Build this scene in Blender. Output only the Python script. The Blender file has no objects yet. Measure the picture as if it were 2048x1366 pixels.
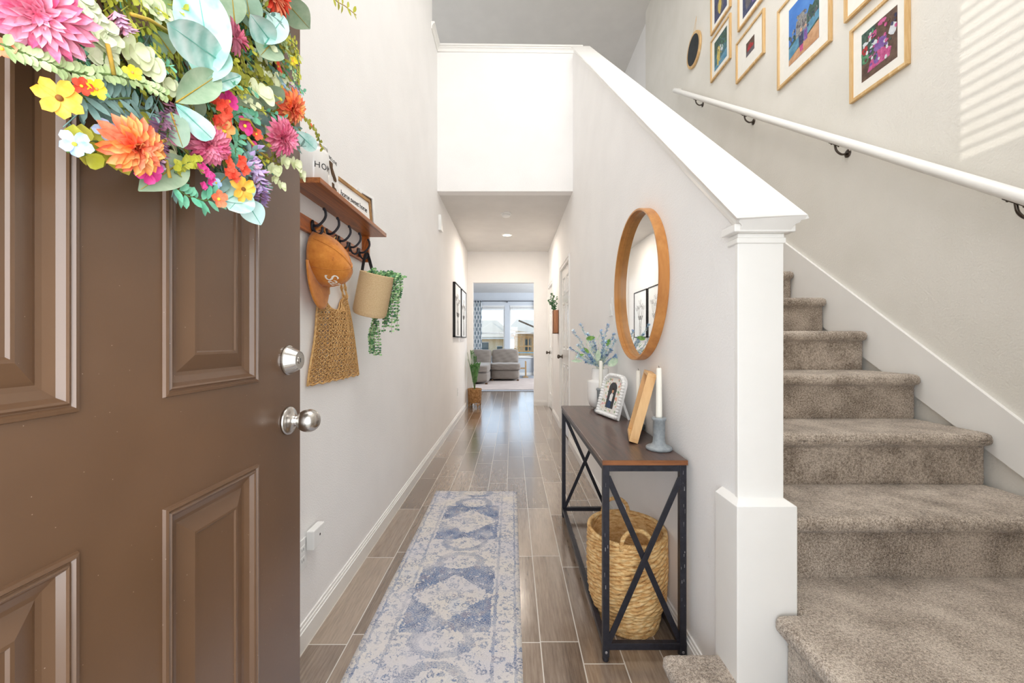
import bpy, math, random
from mathutils import Vector, Matrix
from math import sin, cos, pi, radians as R

S = bpy.context.scene
COL = S.collection
random.seed(7)

# ---------------------------------------------------------------- camera
F, CX, CY, H = 820.0, 1024.0, 681.0, 1.14      # focal length in pixels, principal point, eye height
cd = bpy.data.cameras.new('camera'); cam = bpy.data.objects.new('camera', cd); COL.objects.link(cam)
cd.sensor_width = 36.0; cd.lens = F / 2048 * 36; cd.clip_start = 0.02; cd.clip_end = 300
cd.shift_y = -2 / 2048
cam.location = (0, 0, H); cam.rotation_euler = (R(90), 0, 0)
S.camera = cam

# ---------------------------------------------------------------- exposure
S.view_settings.view_transform = 'Standard'; S.view_settings.look = 'None'
S.view_settings.gamma = 1; S.view_settings.use_curve_mapping = False
S.view_settings.exposure = 0.40
S.cycles.use_denoising = True
S.cycles.max_bounces = 10; S.cycles.diffuse_bounces = 8; S.cycles.glossy_bounces = 5
S.cycles.transparent_max_bounces = 12; S.cycles.sample_clamp_indirect = 6
S.cycles.caustics_reflective = False; S.cycles.caustics_refractive = False

# ---------------------------------------------------------------- sky, sun, large lights
w = bpy.data.worlds.new('sky'); S.world = w; w.use_nodes = True
nt = w.node_tree; nt.nodes.clear()
wo = nt.nodes.new('ShaderNodeOutputWorld'); bg = nt.nodes.new('ShaderNodeBackground')
tc = nt.nodes.new('ShaderNodeTexCoord'); sx = nt.nodes.new('ShaderNodeSeparateXYZ'); rp = nt.nodes.new('ShaderNodeValToRGB')
nt.links.new(tc.outputs['Generated'], sx.inputs[0]); nt.links.new(sx.outputs['Z'], rp.inputs['Fac'])
rp.color_ramp.elements[0].position = 0.0; rp.color_ramp.elements[0].color = (0.88, 0.95, 1.0, 1)
rp.color_ramp.elements[1].position = 0.35; rp.color_ramp.elements[1].color = (0.50, 0.72, 1.0, 1)
nt.links.new(rp.outputs['Color'], bg.inputs['Color']); bg.inputs['Strength'].default_value = 1.35
nt.links.new(bg.outputs[0], wo.inputs[0])

def lamp(name, kind, energy, loc, rot=(0, 0, 0), size=None, col=(1, 1, 1), **kw):
    d = bpy.data.lights.new(name, kind); d.energy = energy; d.color = col
    if kind == 'AREA':
        d.shape = 'RECTANGLE'; d.size, d.size_y = size
    for k, v in kw.items(): setattr(d, k, v)
    o = bpy.data.objects.new(name, d); COL.objects.link(o); o.location = loc; o.rotation_euler = rot
    return o
SUN_DIR = Vector((0.95, 0.30, -0.50)).normalized()
sun = lamp('sun', 'SUN', 0.75, (0, -5, 8), col=(1.0, 0.96, 0.88), angle=R(0.22))
sun.rotation_euler = SUN_DIR.to_track_quat('-Z', 'Y').to_euler()
# daylight coming in at the open front door, behind the camera
lamp('door_daylight', 'AREA', 21, (-0.05, -0.35, 1.35), (R(90), 0, 0), (0.95, 1.9), (0.97, 0.985, 1.0))
# unseen fill lamps added to lift the foyer, upstairs and living room
lamp('foyer_wall_fill', 'POINT', 4.5, (-0.02, 1.15, 3.45), col=(1.0, 1.0, 1.0), shadow_soft_size=0.35)  # soft point fill added to brighten the side walls
lamp('foyer_top_fill', 'AREA', 56, (0.40, 1.35, 5.45), (0, 0, 0), (1.6, 2.0), (1.0, 0.99, 0.98))  # overhead area fill added under the two-storey ceiling
lamp('upstairs_fill', 'AREA', 60, (-2.5, 6.6, 5.3), (0, 0, 0), (1.5, 1.5), (0.9, 0.95, 1.0))  # added lamp, lifts the dim upstairs ceiling
lamp('living_room_fill', 'AREA', 120, (3.0, 11.2, 1.7), (R(90), 0, R(90)), (2.6, 1.8), (0.88, 0.94, 1.0))  # side fill added inside the room, no window behind it
lamp('living_left_fill', 'AREA', 40, (-3.0, 8.6, 1.7), (R(90), 0, R(-90)), (1.6, 1.6), (0.92, 0.96, 1.0))  # second added side fill, from the unseen left of the room

# ---------------------------------------------------------------- pixel helpers: a point of a known real plane
def onx(px, py, X):
    y = F * X / (px - CX); return Vector((X, y, H - (py - CY) * y / F))
def ony(px, py, Y): return Vector(((px - CX) * Y / F, Y, H - (py - CY) * Y / F))
def lin(c):
    if isinstance(c, str): c = tuple(int(c[i:i + 2], 16) / 255 for i in (0, 2, 4))
    return tuple((x / 12.92 if x <= 0.04045 else ((x + 0.055) / 1.055) ** 2.4) for x in c)

# ---------------------------------------------------------------- materials
MATS = {}
def mat(name, col, rough=0.6, metal=0.0, col2=None, scale=20, stretch=(1, 1, 1), bump=0.0, bscale=None,
        detail=4, spec=0.5, coat=0.0, contrast=(0.35, 0.65), trans=0.0, emit=None, sheen=0.0, bdist=0.01):
    if name in MATS: return MATS[name]
    m = bpy.data.materials.new(name); m.use_nodes = True; MATS[name] = m
    n = m.node_tree.nodes; l = m.node_tree.links; b = n['Principled BSDF']
    c = lin(col); b.inputs['Base Color'].default_value = (*c, 1)
    b.inputs['Roughness'].default_value = rough; b.inputs['Metallic'].default_value = metal
    b.inputs['Specular IOR Level'].default_value = spec; b.inputs['Coat Weight'].default_value = coat
    b.inputs['Coat Roughness'].default_value = 0.15
    if trans: b.inputs['Transmission Weight'].default_value = trans
    if sheen: b.inputs['Sheen Weight'].default_value = sheen
    if emit: b.inputs['Emission Color'].default_value = (*lin(emit[0]), 1); b.inputs['Emission Strength'].default_value = emit[1]
    if col2 or bump:
        t = n.new('ShaderNodeTexCoord'); mp = n.new('ShaderNodeMapping'); mp.inputs['Scale'].default_value = stretch
        l.new(t.outputs['Object'], mp.inputs['Vector'])
        if col2:
            no = n.new('ShaderNodeTexNoise'); no.inputs['Scale'].default_value = scale; no.inputs['Detail'].default_value = detail
            no.inputs['Roughness'].default_value = 0.6
            r = n.new('ShaderNodeValToRGB'); r.color_ramp.elements[0].position = contrast[0]; r.color_ramp.elements[1].position = contrast[1]
            r.color_ramp.elements[0].color = (*c, 1); r.color_ramp.elements[1].color = (*lin(col2), 1)
            l.new(mp.outputs[0], no.inputs['Vector']); l.new(no.outputs['Fac'], r.inputs['Fac']); l.new(r.outputs['Color'], b.inputs['Base Color'])
        if bump:
            nb = n.new('ShaderNodeTexNoise'); nb.inputs['Scale'].default_value = bscale or scale; nb.inputs['Detail'].default_value = detail
            bp = n.new('ShaderNodeBump'); bp.inputs['Strength'].default_value = bump; bp.inputs['Distance'].default_value = bdist
            l.new(mp.outputs[0], nb.inputs['Vector']); l.new(nb.outputs['Fac'], bp.inputs['Height']); l.new(bp.outputs[0], b.inputs['Normal'])
    return m

class NG:
    """small node-graph writer"""
    def __init__(s, name, rough=0.5):
        s.m = bpy.data.materials.new(name); s.m.use_nodes = True; MATS[name] = s.m
        s.n = s.m.node_tree.nodes; s.l = s.m.node_tree.links; s.b = s.n['Principled BSDF']; s.b.inputs['Roughness'].default_value = rough
        s.tc = s.n.new('ShaderNodeTexCoord'); s.obj = s.tc.outputs['Object']
        sp = s.n.new('ShaderNodeSeparateXYZ'); s.l.new(s.obj, sp.inputs[0]); s.x, s.y, s.z = sp.outputs
    def put(s, sock, v):
        if isinstance(v, (int, float)): sock.default_value = v
        elif isinstance(v, tuple): sock.default_value = v if len(v) == len(sock.default_value) else (*v, 1)
        else: s.l.new(v, sock)
    def math(s, op, a, b=0.0, c=0.0):
        k = s.n.new('ShaderNodeMath'); k.operation = op
        s.put(k.inputs[0], a); s.put(k.inputs[1], b); s.put(k.inputs[2], c); return k.outputs[0]
    def vec(s, a, b, c=0.0):
        k = s.n.new('ShaderNodeCombineXYZ'); s.put(k.inputs[0], a); s.put(k.inputs[1], b); s.put(k.inputs[2], c); return k.outputs[0]
    def noise(s, v, scale, detail=3, rough=0.5, dist=0.0):
        k = s.n.new('ShaderNodeTexNoise'); s.l.new(v, k.inputs['Vector']); k.inputs['Scale'].default_value = scale
        k.inputs['Detail'].default_value = detail; k.inputs['Roughness'].default_value = rough; k.inputs['Distortion'].default_value = dist
        return k.outputs['Fac']
    def white(s, v):
        k = s.n.new('ShaderNodeTexWhiteNoise'); k.noise_dimensions = '3D'; s.l.new(v, k.inputs['Vector']); return k.outputs['Value']
    def voro(s, v, scale, feat='F1', out='Distance'):
        k = s.n.new('ShaderNodeTexVoronoi'); k.feature = feat; s.l.new(v, k.inputs['Vector']); k.inputs['Scale'].default_value = scale; return k.outputs[out]
    def ramp(s, f, stops, interp='LINEAR'):
        k = s.n.new('ShaderNodeValToRGB'); s.put(k.inputs[0], f); e = k.color_ramp.elements; k.color_ramp.interpolation = interp
        while len(e) < len(stops): e.new(0.5)
        for q, (p, c) in zip(e, stops): q.position = p; q.color = (*lin(c), 1) if isinstance(c, str) else (*c, 1)
        return k.outputs['Color']
    def mix(s, f, a, b, mode='MIX'):
        k = s.n.new('ShaderNodeMix'); k.data_type = 'RGBA'; k.blend_type = mode
        s.put(k.inputs[0], f); s.put(k.inputs[6], a if not isinstance(a, str) else (*lin(a), 1)); s.put(k.inputs[7], b if not isinstance(b, str) else (*lin(b), 1))
        return k.outputs[2]
    def bump(s, h, strength=0.3, dist=0.01):
        k = s.n.new('ShaderNodeBump'); k.inputs['Strength'].default_value = strength; k.inputs['Distance'].default_value = dist
        s.l.new(h, k.inputs['Height']); s.l.new(k.outputs[0], s.b.inputs['Normal'])
    def color(s, c): s.put(s.b.inputs['Base Color'], c)

# painted walls with orange-peel texture
mat('wall_paint', 'f4f3f2', 0.75, col2='f1f0ef', scale=3, bump=0.35, bscale=150, detail=2, spec=0.25, bdist=0.004)
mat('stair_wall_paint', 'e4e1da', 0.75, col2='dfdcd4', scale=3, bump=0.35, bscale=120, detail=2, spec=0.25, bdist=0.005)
mat('ceiling_paint', 'e2e0dd', 0.85, col2='dedcd9', scale=4, bump=0.3, bscale=130, detail=2, spec=0.2, bdist=0.004)
mat('living_paint', 'cfd4da', 0.8, col2='cacfd6', scale=3, spec=0.2)
mat('trim_paint', 'f0efec', 0.35, col2='edece9', scale=5, spec=0.4)
mat('door_white', 'efeeeb', 0.22, col2='ecebe8', scale=5, spec=0.5, coat=0.2)
mat('black_metal', '24242b', 0.42, metal=0.3, col2='2f2f38', scale=40, bump=0.15, bscale=200)
mat('worn_metal', 'a9a6a6', 0.5, metal=0.4, col2='55535a', scale=60)
mat('nickel', 'c9c5c0', 0.24, metal=1.0, col2='bdb8b2', scale=80, stretch=(1, 1, 12))
mat('dark_nickel', '6b635c', 0.28, metal=1.0, col2='574f49', scale=30)
mat('white_plastic', 'f0f0ee', 0.35, col2='ebebe9', scale=10)
mat('white_ceramic', 'f2f0ed', 0.18, col2='edebe8', scale=9, coat=0.4)
mat('grey_ceramic', 'c9c8cc', 0.45, col2='c2c1c6', scale=40)
mat('grey_stone', '9aa0a3', 0.55, col2='888f93', scale=70, bump=0.2, bscale=120)
mat('dark_stone', '4a5153', 0.5, col2='3c4345', scale=60)
mat('wax', 'f3f1e6', 0.4, col2='efece0', scale=8)
mat('wick', '1d1b1a', 0.9, col2='2b2826', scale=90)
mat('ink', '1b1a1c', 0.7, col2='262528', scale=50)
mat('paper', 'f3f2ef', 0.8, col2='eeedea', scale=14)
mat('mat_board', 'f0eee8', 0.85, col2='ecebe4', scale=30)
mat('mirror_glass', 'eceeee', 0.01, metal=1.0, col2='e9ecec', scale=2)
mat('sofa_fabric', '8b8178', 0.95, col2='7d746c', scale=140, bump=0.3, bscale=300, sheen=0.3)
mat('jute', 'e8cea4', 0.9, col2='d8b88a', scale=220, bump=0.2, bscale=260)
mat('strap_black', '2a2a2c', 0.8, col2='1f1f21', scale=90)
mat('white_thread', 'f1ede4', 0.8, col2='e8e3d8', scale=50)
mat('stem_yellow', 'c9a03a', 0.7, col2='9c8a35', scale=60)
mat('stem_green', '6f8a48', 0.75, col2='55703a', scale=60)
mat('stem_brown', '6a5138', 0.8, col2='57422c', scale=60)
mat('chalkboard', '34373a', 0.85, col2='2c2f32', scale=30)

def wood(name, a, b, axis='y', scale=9, rough=0.45, coat=0.0, ring=5.0):
    g = NG(name, rough); st = {'x': (0.12, 1, 1), 'y': (1, 0.10, 1), 'z': (1, 1, 0.10)}[axis]
    mp = g.n.new('ShaderNodeMapping'); mp.inputs['Scale'].default_value = st; g.l.new(g.obj, mp.inputs[0])
    k1 = g.noise(mp.outputs[0], scale, 5, 0.6, 1.2); k2 = g.noise(mp.outputs[0], scale * 12, 3, 0.6)
    band = g.math('FRACT', g.math('MULTIPLY', k1, ring)); band = g.math('ABSOLUTE', g.math('SUBTRACT', band, 0.5))
    f = g.math('ADD', g.math('MULTIPLY', band, 1.1), g.math('MULTIPLY', k2, 0.45))
    g.color(g.ramp(f, [(0.15, a), (0.85, b)])); g.bump(k2, 0.12, 0.002); g.b.inputs['Coat Weight'].default_value = coat
    return g.m
wood('shelf_wood', '6f3a17', 'b0682f', 'y', 9, 0.4, 0.1)
wood('rail_wood', '8f4715', 'c06a26', 'y', 12, 0.4, 0.1)
wood('table_wood', '392a26', '5c4238', 'y', 16, 0.32, 0.15, 4)
wood('table_edge_wood', '6d3f20', '9a6238', 'x', 16, 0.4, 0.1, 3)
wood('mirror_wood', 'a9692f', 'cf9250', 'z', 5, 0.45, 0.1, 2)
wood('oak_frame', 'cda56c', 'e8cb9a', 'z', 14, 0.5, 0.0, 3)
wood('box_frame_wood', 'cf9a5e', 'e3b77c', 'z', 12, 0.45, 0.0, 2)
wood('sign_frame_wood', '8a6234', 'bd9258', 'y', 14, 0.55, 0.0, 3)
wood('copper_wood', 'a86a42', 'cf9366', 'z', 14, 0.45, 0.1, 3)
wood('side_table_wood', 'a98658', 'c8a678', 'z', 14, 0.5, 0.0, 3)
wood('framing_lumber', 'b07a45', 'd6a468', 'z', 4, 0.8, 0.0, 2)

# wood-look plank tiles with light grout
g = NG('plank_tile', 0.26)
W_, L_ = 0.1452, 0.617
cx = g.math('DIVIDE', g.math('ADD', g.x, 0.038 + 20 * W_), W_); ci = g.math('FLOOR', cx); fx = g.math('FRACT', cx)
off = g.white(g.vec(ci, 3.3, 1.7)); cy = g.math('ADD', g.math('DIVIDE', g.y, L_), g.math('ADD', off, 10.0)); ri = g.math('FLOOR', cy); fy = g.math('FRACT', cy)
ex = g.math('MULTIPLY', g.math('MINIMUM', fx, g.math('SUBTRACT', 1.0, fx)), W_)
ey = g.math('MULTIPLY', g.math('MINIMUM', fy, g.math('SUBTRACT', 1.0, fy)), L_)
ed = g.math('MINIMUM', ex, ey); grout = g.math('LESS_THAN', ed, 0.0021)
tone = g.white(g.vec(ci, ri, 0.5))
mp = g.n.new('ShaderNodeMapping'); mp.inputs['Scale'].default_value = (1, 0.07, 1); g.l.new(g.vec(g.math('ADD', g.x, g.math('MULTIPLY', tone, 3.0)), g.y), mp.inputs[0])
gr = g.noise(mp.outputs[0], 130, 4, 0.65); bl = g.noise(mp.outputs[0], 16, 3, 0.6, 1.0)
f = g.math('ADD', g.math('ADD', g.math('MULTIPLY', gr, 0.55), g.math('MULTIPLY', bl, 0.35)), g.math('MULTIPLY', tone, 0.24))
plank = g.ramp(f, [(0.34, '5f4e40'), (0.55, '877463'), (0.78, 'a69482')])
g.color(g.mix(grout, plank, 'c9c2b8'))
g.put(g.b.inputs['Roughness'], g.math('ADD', g.math('MULTIPLY', gr, 0.12), g.math('ADD', 0.13, g.math('MULTIPLY', grout, 0.3))))
g.b.inputs['Specular IOR Level'].default_value = 0.75; g.b.inputs['Coat Weight'].default_value = 0.9; g.b.inputs['Coat Roughness'].default_value = 0.15; g.b.inputs['Coat IOR'].default_value = 1.8
g.bump(g.math('SUBTRACT', g.math('MULTIPLY', gr, 0.25), grout), 0.35, 0.002)

# speckled stair carpet
g = NG('stair_carpet', 0.95)
k = g.noise(g.obj, 420, 2, 0.7); k2 = g.noise(g.obj, 150, 3, 0.7); k3 = g.noise(g.obj, 9, 2, 0.5)
f = g.math('ADD', g.math('MULTIPLY', k, 0.5), g.math('ADD', g.math('MULTIPLY', k2, 0.45), g.math('MULTIPLY', k3, 0.26)))
g.color(g.ramp(f, [(0.43, '43392f'), (0.565, '958677'), (0.71, 'd9ccbd')])); g.bump(k2, 0.9, 0.006)
g.b.inputs['Sheen Weight'].default_value = 0.35; g.b.inputs['Specular IOR Level'].default_value = 0.1
g = NG('living_carpet', 0.95); k = g.noise(g.obj, 60, 3, 0.7); g.color(g.ramp(k, [(0.35, '8b8f97'), (0.65, 'a9adb4')])); g.bump(k, 0.4)
g = NG('living_rug_weave', 0.95); k = g.noise(g.vec(g.math('MULTIPLY', g.x, 0.3), g.math('MULTIPLY', g.y, 2.0)), 9, 4, 0.7)
g.color(g.ramp(k, [(0.35, 'ab9c98'), (0.6, 'cbbfb8'), (0.75, 'b9afb2')])); g.bump(k, 0.3)

# distressed blue and ivory medallion runner (object origin at its centre)
g = NG('runner_pattern', 0.95)
ax = g.math('ABSOLUTE', g.math('ADD', g.x, g.math('MULTIPLY', g.math('SUBTRACT', g.noise(g.obj, 30, 2), 0.5), 0.02)))
per = 0.75
yy = g.math('DIVIDE', g.math('ADD', g.y, 0.03 + per * 4.5), per); fs_ = g.math('MULTIPLY', g.math('SUBTRACT', g.math('FRACT', yy), 0.5), per); fy = g.math('ABSOLUTE', fs_)
wob = g.math('ADD', g.math('MULTIPLY', g.math('SUBTRACT', g.noise(g.obj, 22, 3), 0.5), 0.06), g.math('MULTIPLY', g.math('SUBTRACT', g.noise(g.obj, 90, 3), 0.5), 0.05))
d1 = g.math('ADD', g.math('ADD', g.math('MULTIPLY', ax, 0.95), fy), wob)            # diamond medallion
fo_ = g.math('SUBTRACT', fy, 0.275); d2 = g.math('ADD', g.math('SQRT', g.math('ADD', g.math('MULTIPLY', ax, g.math('MULTIPLY', ax, 0.55)), g.math('MULTIPLY', fo_, fo_))), g.math('MULTIPLY', wob, 0.5))
dc = g.math('SQRT', g.math('ADD', g.math('MULTIPLY', ax, ax), g.math('MULTIPLY', fy, fy)))
inner = g.math('LESS_THAN', g.math('ADD', ax, g.math('MULTIPLY', wob, 0.4)), 0.178)
blue = g.math('MULTIPLY', g.math('MULTIPLY', g.math('GREATER_THAN', d1, 0.168), g.math('LESS_THAN', g.math('ADD', fy, g.math('MULTIPLY', wob, 0.5)), 0.235)), g.math('MULTIPLY', inner, g.math('GREATER_THAN', d2, 0.062)))
ringa = g.math('LESS_THAN', g.math('ABSOLUTE', g.math('SUBTRACT', d2, 0.078)), 0.016)
ringb = g.math('LESS_THAN', g.math('ABSOLUTE', g.math('SUBTRACT', dc, 0.035)), 0.008)
bord = g.math('LESS_THAN', g.math('ABSOLUTE', g.math('SUBTRACT', ax, 0.196)), 0.006)
bord2 = g.math('LESS_THAN', g.math('ABSOLUTE', g.math('SUBTRACT', ax, 0.278)), 0.005)
dv_ = g.vec(g.math('ADD', g.x, g.math('MULTIPLY', g.noise(g.obj, 45, 3, 0.7), 0.05)), g.math('ADD', g.y, g.math('MULTIPLY', g.noise(g.obj, 38, 3, 0.7), 0.05)), g.z)
vv = g.voro(dv_, 32, 'F1'); ros = g.math('LESS_THAN', g.math('ABSOLUTE', g.math('SUBTRACT', vv, 0.33)), 0.09)
vv2 = g.voro(dv_, 70, 'F1'); ros2 = g.math('LESS_THAN', vv2, 0.24)
pat = g.math('MAXIMUM', g.math('MULTIPLY', blue, 0.82), g.math('MAXIMUM', g.math('MULTIPLY', ringa, 0.5), g.math('MAXIMUM', g.math('MULTIPLY', ringb, 0.3), g.math('MAXIMUM', g.math('MULTIPLY', bord, 0.4), g.math('MULTIPLY', bord2, 0.55)))))
pat = g.math('MAXIMUM', pat, g.math('MAXIMUM', g.math('MULTIPLY', ros, 0.55), g.math('MULTIPLY', ros2, 0.6)))
pat = g.math('SUBTRACT', pat, g.math('MULTIPLY', g.math('MULTIPLY', blue, g.math('LESS_THAN', vv, 0.22)), 0.7))
pat = g.math('ADD', pat, g.math('MULTIPLY', g.math('SUBTRACT', g.noise(g.obj, 240, 3, 0.85), 0.40), 1.0)); fade = g.noise(g.obj, 7, 4, 0.7); wear = g.noise(g.vec(g.x, g.math('MULTIPLY', g.y, 1.8)), 150, 4, 0.8)
pat = g.math('MULTIPLY', pat, g.math('MULTIPLY', g.math('SUBTRACT', g.math('MULTIPLY', fade, 3.2), 0.75), g.math('SUBTRACT', g.math('MULTIPLY', wear, 7.0), 2.55)))
ivory = g.ramp(g.noise(g.obj, 4, 3), [(0.35, 'cfcbce'), (0.6, 'd8d1c8'), (0.75, 'c9ccd4')])
tint = g.ramp(g.noise(g.obj, 16, 2), [(0.35, '3f5780'), (0.55, '5e769c'), (0.68, '74768f')])
g.color(g.mix(g.math('MINIMUM', g.math('MAXIMUM', pat, 0.0), 1.0), ivory, tint)); g.bump(wear, 0.5, 0.003)

# brown satin front door
g = NG('door_brown', 0.36); g.b.inputs['Coat Weight'].default_value = 0.35; g.b.inputs['Coat Roughness'].default_value = 0.2; k = g.noise(g.obj, 90, 3, 0.7); d = g.noise(g.obj, 3, 3); sp = g.voro(g.obj, 55, 'F1')
c = g.ramp(d, [(0.3, '5d432e'), (0.7, '6b4e37')])
g.color(g.mix(g.math('MULTIPLY', g.math('LESS_THAN', sp, 0.035), 0.6), c, 'c0ac9a')); g.bump(k, 0.06, 0.002)
g.put(g.b.inputs['Roughness'], g.math('ADD', 0.30, g.math('MULTIPLY', d, 0.12))); g.b.inputs['Specular IOR Level'].default_value = 0.6
# water-hyacinth weave and orange corduroy
g = NG('hyacinth', 0.7); k = g.noise(g.vec(g.x, g.y, g.math('MULTIPLY', g.z, 3.0)), 30, 4, 0.7)
g.color(g.ramp(k, [(0.28, '9a6d3a'), (0.40, 'cf9d5f'), (0.56, 'e8c388'), (0.75, 'f3dcae')])); g.bump(g.noise(g.obj, 140, 3), 0.4, 0.003)
g = NG('crochet', 0.85); k = g.noise(g.obj, 90, 3, 0.7); g.color(g.ramp(k, [(0.3, 'bd8c52'), (0.55, 'e4b97c'), (0.75, 'f0cf99')])); g.bump(g.noise(g.obj, 400, 2), 0.5, 0.002)
g = NG('cap_cord', 0.9); k = g.noise(g.obj, 25, 4, 0.7); wv = g.math('SINE', g.math('MULTIPLY', g.z, 2200.0))
g.color(g.ramp(k, [(0.3, 'b5681c'), (0.6, 'cc8230'), (0.8, 'd99445')])); g.bump(g.math('ADD', g.math('MULTIPLY', wv, 0.12), k), 0.3, 0.002); g.b.inputs['Sheen Weight'].default_value = 0.25

# ---------------------------------------------------------------- mesh builder
def worldpos(o):
    p = Vector((0, 0, 0))
    while o: p = p + o.location; o = o.parent
    return p
class MB:
    def __init__(s): s.v = []; s.f = []; s.m = []; s.cur = 0
    def add(s, vs, fs, M=None):
        b = len(s.v)
        s.v += [M @ Vector(p) for p in vs] if M else [Vector(p) for p in vs]
        s.f += [tuple(b + i for i in q) for q in fs]; s.m += [s.cur] * len(fs); return s
    def box(s, x0, x1, y0, y1, z0, z1, M=None):
        return s.add([(x0, y0, z0), (x1, y0, z0), (x1, y1, z0), (x0, y1, z0), (x0, y0, z1), (x1, y0, z1), (x1, y1, z1), (x0, y1, z1)],
                     [(0, 3, 2, 1), (4, 5, 6, 7), (0, 1, 5, 4), (1, 2, 6, 5), (2, 3, 7, 6), (3, 0, 4, 7)], M)
    def hexa(s, p):   # 8 corners: bottom ring, top ring
        return s.add(p, [(0, 3, 2, 1), (4, 5, 6, 7), (0, 1, 5, 4), (1, 2, 6, 5), (2, 3, 7, 6), (3, 0, 4, 7)])
    def bar(s, p, q, w, h, up=(0, 0, 1)):
        p, q = Vector(p), Vector(q); d = (q - p).normalized(); a = d.cross(Vector(up)).normalized() * w / 2; b = a.cross(d).normalized() * h / 2
        return s.hexa([p - a - b, p + a - b, p + a + b, p - a + b, q - a - b, q + a - b, q + a + b, q - a + b])
    def prism(s, poly, axis, a, b, M=None):
        n = len(poly)
        def P(u, v, t): return {'x': (t, u, v), 'y': (u, t, v), 'z': (u, v, t)}[axis]
        vs = [P(u, v, a) for u, v in poly] + [P(u, v, b) for u, v in poly]
        return s.add(vs, [tuple(range(n))[::-1], tuple(range(n, 2 * n))] + [(i, (i + 1) % n, n + (i + 1) % n, n + i) for i in range(n)], M)
    def tube(s, pts, r, n=8, closed=False, M=None):
        pts = [Vector(p) for p in pts]; N = len(pts); rr = r if isinstance(r, (list, tuple)) else [r] * N
        vs = []; pv = None
        for i, p in enumerate(pts):
            if closed: t = (pts[(i + 1) % N] - pts[i - 1])
            else: t = pts[min(i + 1, N - 1)] - pts[max(i - 1, 0)]
            t = t.normalized() if t.length > 1e-9 else Vector((0, 0, 1))
            if pv is None:
                ref = Vector((0, 0, 1)) if abs(t.z) < 0.9 else Vector((1, 0, 0)); a = t.cross(ref).normalized()
            else:
                a = pv - t * pv.dot(t); a = a.normalized() if a.length > 1e-6 else t.orthogonal().normalized()
            pv = a; b = t.cross(a)
            vs += [p + (a * cos(2 * pi * k / n) + b * sin(2 * pi * k / n)) * rr[i] for k in range(n)]
        fs = []
        for i in range(N if closed else N - 1):
            j = (i + 1) % N
            fs += [(i * n + k, i * n + (k + 1) % n, j * n + (k + 1) % n, j * n + k) for k in range(n)]
        if not closed: fs += [tuple(range(n))[::-1], tuple((N - 1) * n + k for k in range(n))]
        return s.add(vs, fs, M)
    def lathe(s, prof, n=32, M=None, caps=True):
        vs = []
        for r, z in prof: vs += [(r * cos(2 * pi * k / n), r * sin(2 * pi * k / n), z) for k in range(n)]
        fs = []
        for i in range(len(prof) - 1):
            fs += [(i * n + k, i * n + (k + 1) % n, (i + 1) * n + (k + 1) % n, (i + 1) * n + k) for k in range(n)]
        if caps: fs += [tuple(range(n))[::-1], tuple((len(prof) - 1) * n + k for k in range(n))]
        return s.add(vs, fs, M)
    def ball(s, c, r, n=10, M=None):
        r = r if isinstance(r, (tuple, list)) else (r, r, r); m = max(4, n // 2 + 1)
        prof = []; vs = []; c = Vector(c)
        for i in range(m + 1):
            a = pi * i / m; rr = max(sin(a), 1e-4)
            vs += [c + Vector((r[0] * rr * cos(2 * pi * k / n), r[1] * rr * sin(2 * pi * k / n), -r[2] * cos(a))) for k in range(n)]
        fs = []
        for i in range(m): fs += [(i * n + k, i * n + (k + 1) % n, (i + 1) * n + (k + 1) % n, (i + 1) * n + k) for k in range(n)]
        return s.add(vs, fs, M)
    def sheet(s, fn, nu, nv):
        vs = [fn(i / nu, j / nv) for j in range(nv + 1) for i in range(nu + 1)]; n = nu + 1
        return s.add(vs, [(j * n + i, j * n + i + 1, (j + 1) * n + i + 1, (j + 1) * n + i) for j in range(nv) for i in range(nu)])
    def petal(s, base, d, up, L, wd, cup=0.25, curl=0.0, tip=0.5, nu=2, nv=5, wmax=0.6, thick=0.0):
        """leaf or petal: runs from base along d, faces up; cup lifts the edges, curl bends the tip up"""
        base = Vector(base); d = Vector(d).normalized(); up = Vector(up); up = (up - d * up.dot(d)); up = up.normalized() if up.length > 1e-6 else d.orthogonal().normalized()
        sd = d.cross(up)
        def prof(t):
            a = (t / wmax) if t < wmax else (1 - (t - wmax) / (1 - wmax))
            return max(0.04, sin(a * pi / 2) ** (0.7 if t < wmax else tip))
        def fn(u, v):
            q = (u - 0.5) * 2; wv = prof(v) * wd / 2
            return base + d * (L * v) + sd * (q * wv) + up * (cup * wv * q * q + curl * L * v * v)
        return s.sheet(fn, nu, nv)
    def text(s, st, size, M, ext=0.001, shear=0.0, spacing=1.0, wrap=None):
        c = bpy.data.curves.new('t', 'FONT'); c.body = st; c.size = size; c.extrude = ext; c.shear = shear; c.space_character = spacing
        c.align_x = 'CENTER'; c.align_y = 'CENTER'; c.resolution_u = 3
        o = bpy.data.objects.new('t', c); COL.objects.link(o)
        me = bpy.data.meshes.new_from_object(o.evaluated_get(bpy.context.evaluated_depsgraph_get()))
        vs = [v.co.copy() for v in me.vertices]; fs = [tuple(p.vertices) for p in me.polygons]
        if wrap: vs = [wrap(v) for v in vs]; s.add(vs, fs)
        else: s.add(vs, fs, M)
        bpy.data.objects.remove(o); bpy.data.meshes.remove(me); bpy.data.curves.remove(c); return s
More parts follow.
